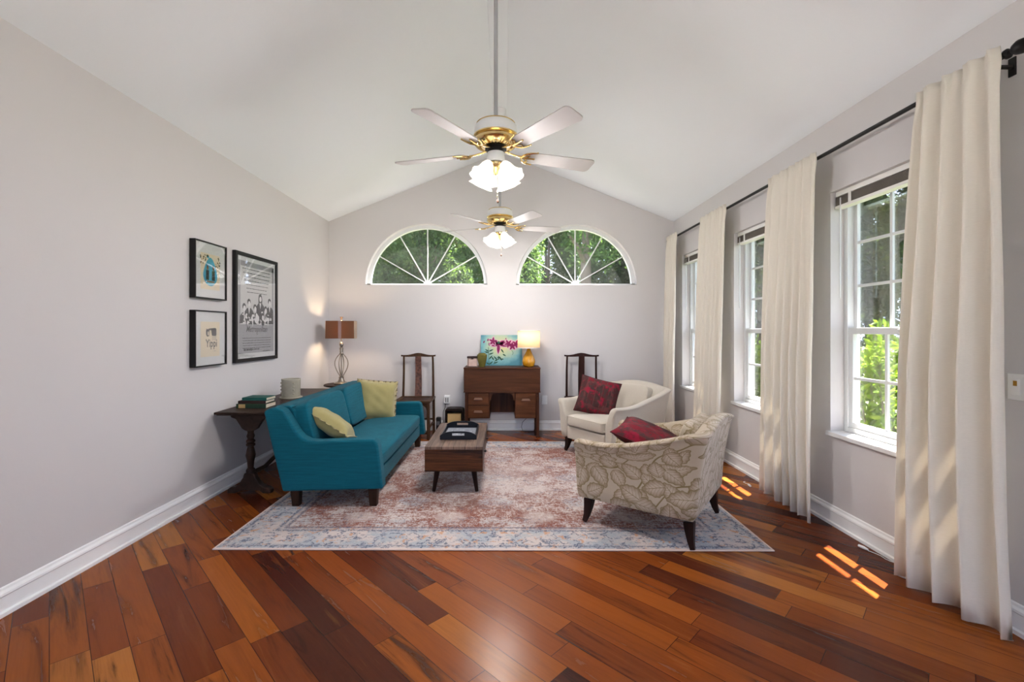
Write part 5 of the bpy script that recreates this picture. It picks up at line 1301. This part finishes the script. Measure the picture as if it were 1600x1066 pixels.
LEAF_G = M_leaf('tree_leaf_green', (0.014, 0.038, 0.011), (0.036, 0.078, 0.020), (0.09, 0.13, 0.030))
LEAF_D = M_leaf('tree_leaf_dark', (0.008, 0.019, 0.008), (0.020, 0.040, 0.014), (0.06, 0.055, 0.024))
LEAF_L = M_leaf('tree_leaf_light', (0.022, 0.060, 0.016), (0.055, 0.115, 0.032), (0.13, 0.20, 0.055))
BARK = M_plain('bark', (0.13, 0.105, 0.085), 0.9, 0.4, 9)
def leaf_mesh(name, pos, size, mat, seed, aspect=0.45, up=0.3):
    """many two-triangle folded leaves as one mesh (numpy)"""
    rg = np.random.default_rng(seed); n = len(pos)
    d = rg.normal(size=(n, 3)); d[:, 2] += up; d /= np.linalg.norm(d, axis=1)[:, None]
    q = rg.normal(size=(n, 3)); s = np.cross(d, q); s /= np.linalg.norm(s, axis=1)[:, None]
    nn_ = np.cross(d, s); L = (size*rg.uniform(0.65, 1.35, n))[:, None]
    a = pos; b = pos+d*L*0.5+s*L*aspect*0.5+nn_*L*0.08; c = pos+d*L; e = pos+d*L*0.5-s*L*aspect*0.5+nn_*L*0.08
    V = np.stack([a, b, c, e], 1).reshape(-1, 3).astype(np.float32)
    me = bpy.data.meshes.new(name); me.vertices.add(4*n); me.vertices.foreach_set('co', V.ravel())
    idx = np.arange(n)[:, None]*4; tri = np.concatenate([idx+[0, 1, 2], idx+[0, 2, 3]], 1).reshape(-1).astype(np.int32)
    me.loops.add(6*n); me.loops.foreach_set('vertex_index', tri)
    me.polygons.add(2*n); me.polygons.foreach_set('loop_start', np.arange(2*n, dtype=np.int32)*3)
    me.materials.append(mat); me.update(); me.validate()
    return me
def crown_points(rx_, ry_, rz_, n, seed, clumps=46, cr=0.30):
    rg = np.random.default_rng(seed)
    c = rg.normal(size=(clumps, 3)); c /= np.linalg.norm(c, axis=1)[:, None]; c *= rg.uniform(0.35, 0.95, clumps)[:, None]**0.6
    k = rg.integers(0, clumps, n); o = rg.normal(size=(n, 3)); o /= np.linalg.norm(o, axis=1)[:, None]
    cs = cr*rg.uniform(0.5, 1.45, clumps); p = c[k]*np.array([1, 1, 1.12])+o*(cs[k]*rg.uniform(0.5, 1.0, n))[:, None]
    return p*np.array([rx_, ry_, rz_])
def trunk_mesh(h, r, seed, crown_c, rr):
    rg = random.Random(seed); m = MB()
    P = [(0, 0, 0), (0.03*rg.uniform(-1, 1), 0.04, h*0.3), (0.10*rg.uniform(-1, 1), 0.05, h*0.65), (0.15*rg.uniform(-1, 1), 0.0, h)]
    m.tube(P, [r*1.25, r, r*0.85, r*0.55], 10)
    for k in range(6):
        a = rg.uniform(0, 6.28); b = P[2] if k % 2 else P[3]
        e = (b[0]+rr*0.7*math.cos(a), b[1]+rr*0.7*math.sin(a), b[2]+rr*rg.uniform(0.3, 0.8))
        m.tube([b, ((b[0]+e[0])/2, (b[1]+e[1])/2, (b[2]+e[2])/2+0.1), e], [r*0.45, r*0.3, r*0.1], 6)
    return m
CROWN = {}
def tree(name, label, cat, x, y, h, rad, mat, seed, group, leaves=22000, size=0.11, low=0.35, r=0.11, crz=None):
    t = thing(name, label, cat, (x, y, -0.13), rnd.uniform(0, 6), group)
    key = (mat.name, leaves, size)
    if key not in CROWN: CROWN[key] = crown_points(1, 1, 1, leaves, seed)
    rz_ = crz or (h*(1-low))/2; pos = CROWN[key]*np.array([rad, rad, rz_])+np.array([0, 0, h-rz_*0.9])
    me = leaf_mesh('crown', pos, size, mat, seed)
    c = bpy.data.objects.new('crown', me); C.objects.link(c); c.parent = t
    tm = trunk_mesh(h*0.62, r, seed, None, rad*0.8); tm.build('trunk', BARK, t, world=False)
    return t
gt = 'trees outside'
# beyond the side windows
def T_(label, x, y, h, rad, mat, seed, n=30000, size=0.11, low=0.12, r=0.11, kind='leafy_tree'): tree(kind, label, 'tree', x, y, h, rad, mat, seed, gt, n, size, low, r)
T_('dense dark tree outside, filling the nearest side window', 6.1, 6.5, 8.0, 1.5, LEAF_D, 11, 34000, kind='dense_tree')
T_('dark green tree outside, seen through the middle side window', 6.1, 10.7, 8.2, 1.5, LEAF_D, 12, 34000, kind='dense_tree')
T_('dark green tree outside, seen through the farthest side window', 6.2, 14.9, 8.4, 1.5, LEAF_G, 13, 34000, kind='dense_tree')
T_('second-row tree in the side garden, behind the dark tree of the nearest window', 10.3, 8.6, 8.5, 1.5, LEAF_D, 14, size=0.14)
T_('second-row tree in the side garden, behind the dark tree of the middle window', 10.3, 12.8, 8.8, 1.5, LEAF_G, 15, size=0.14)
T_('second-row tree in the side garden, behind the dark tree of the farthest window', 10.4, 17.0, 9.0, 1.5, LEAF_G, 16, size=0.14)
T_('distant broad tree closing the far end of the side garden', 14.0, 25.0, 11.0, 2.6, LEAF_G, 17, size=0.2)
# beyond the back wall
T_('tree outside at the far left of the left arched window', -6.4, 11.8, 7.0, 1.5, LEAF_G, 21, low=0.2)
T_('tree outside filling the middle of the left arched window', -2.2, 11.8, 7.0, 1.5, LEAF_G, 22, low=0.2)
T_('tree with thick grey trunk outside the right arched window', 2.05, 11.2, 7.6, 1.45, LEAF_L, 23, 15000, low=0.42, r=0.15)
T_('second-row tree seen through the left arched window', -4.4, 16.2, 8.5, 1.5, LEAF_L, 24, size=0.14, low=0.15)
T_('second-row tree seen between and through both arched windows', -0.1, 16.2, 8.5, 1.5, LEAF_L, 25, size=0.14, low=0.15)
T_('far tree closing the gap in the right arched window', 2.9, 31.5, 13.0, 2.4, LEAF_G, 46, size=0.2, low=0.05)
T_('far tree closing the gap in the left arched window', -4.6, 31.5, 13.0, 2.4, LEAF_G, 47, size=0.2, low=0.05)
T_('second-row tree seen at the right end of the right arched window', 6.3, 19.6, 9.0, 1.5, LEAF_D, 26, size=0.14, low=0.1)
T_('second-row tree seen through the left half of the right arched window', 2.0, 20.7, 9.2, 1.5, LEAF_G, 48, 34000, size=0.15, low=0.1)
T_('distant broad tree behind the left arched window', -8.2, 25.0, 11.0, 2.6, LEAF_G, 43, size=0.2, low=0.05)
T_('distant broad tree behind the wall between the arched windows', -0.7, 25.5, 11.0, 2.6, LEAF_G, 44, size=0.2, low=0.05)
T_('distant broad tree behind the right arched window', 6.7, 25.5, 11.0, 2.6, LEAF_G, 45, size=0.2, low=0.05)
# clipped bright shrubs right outside the windows
def shrub(x, y, h, rad, label, seed, mat, n_st=26):
    rg = random.Random(seed); t = thing('leafy_shrub', label, 'shrub', (x, y, -0.13), 0, 'shrubs outside the side windows')
    m = MB(); pos = []
    for k in range(n_st):
        a = rg.uniform(0, 6.28); r0 = rg.uniform(0.0, 0.15); r1 = rad*rg.uniform(0.2, 1)**0.5
        hh = h*rg.uniform(0.72, 1.0)*(1-0.18*(r1/rad)**2); P = []
        for i in range(6):
            u = i/5; r_ = r0+(r1-r0)*u**0.8; P.append((r_*math.cos(a), r_*math.sin(a), hh*u))
        m.tube(P, [0.010, 0.009, 0.008, 0.006, 0.004, 0.002], 5)
        for s__ in range(95):
            u = 0.12+0.88*rg.random()**0.7; i = min(4, int(u*5)); f = u*5-i
            c_ = [P[i][j]*(1-f)+P[i+1][j]*f for j in range(3)]
            pos.append([c_[0]+rg.gauss(0, 0.05), c_[1]+rg.gauss(0, 0.05), c_[2]+rg.gauss(0, 0.03)])
    m.build('stems', BARK, t, world=False)
    me = leaf_mesh('foliage', np.array(pos), 0.085, mat, seed, 0.38, 0.7); o = bpy.data.objects.new('foliage', me); C.objects.link(o); o.parent = t
shrub(3.30, 3.75, 1.66, 0.42, 'bright yellow-green shrub right outside the nearest side window', 31, LEAF_Y)
shrub(3.42, 4.90, 1.62, 0.45, 'bright green shrub outside between the nearest and middle side windows', 32, LEAF_Y)
shrub(3.55, 6.10, 1.48, 0.48, 'light green shrub outside the middle side window', 33, LEAF_Y)
shrub(3.60, 7.35, 1.40, 0.5, 'light green shrub outside, between middle and farthest side windows', 34, LEAF_L)
shrub(3.70, 8.60, 1.35, 0.5, 'mid green shrub outside the farthest side window', 35, LEAF_L)
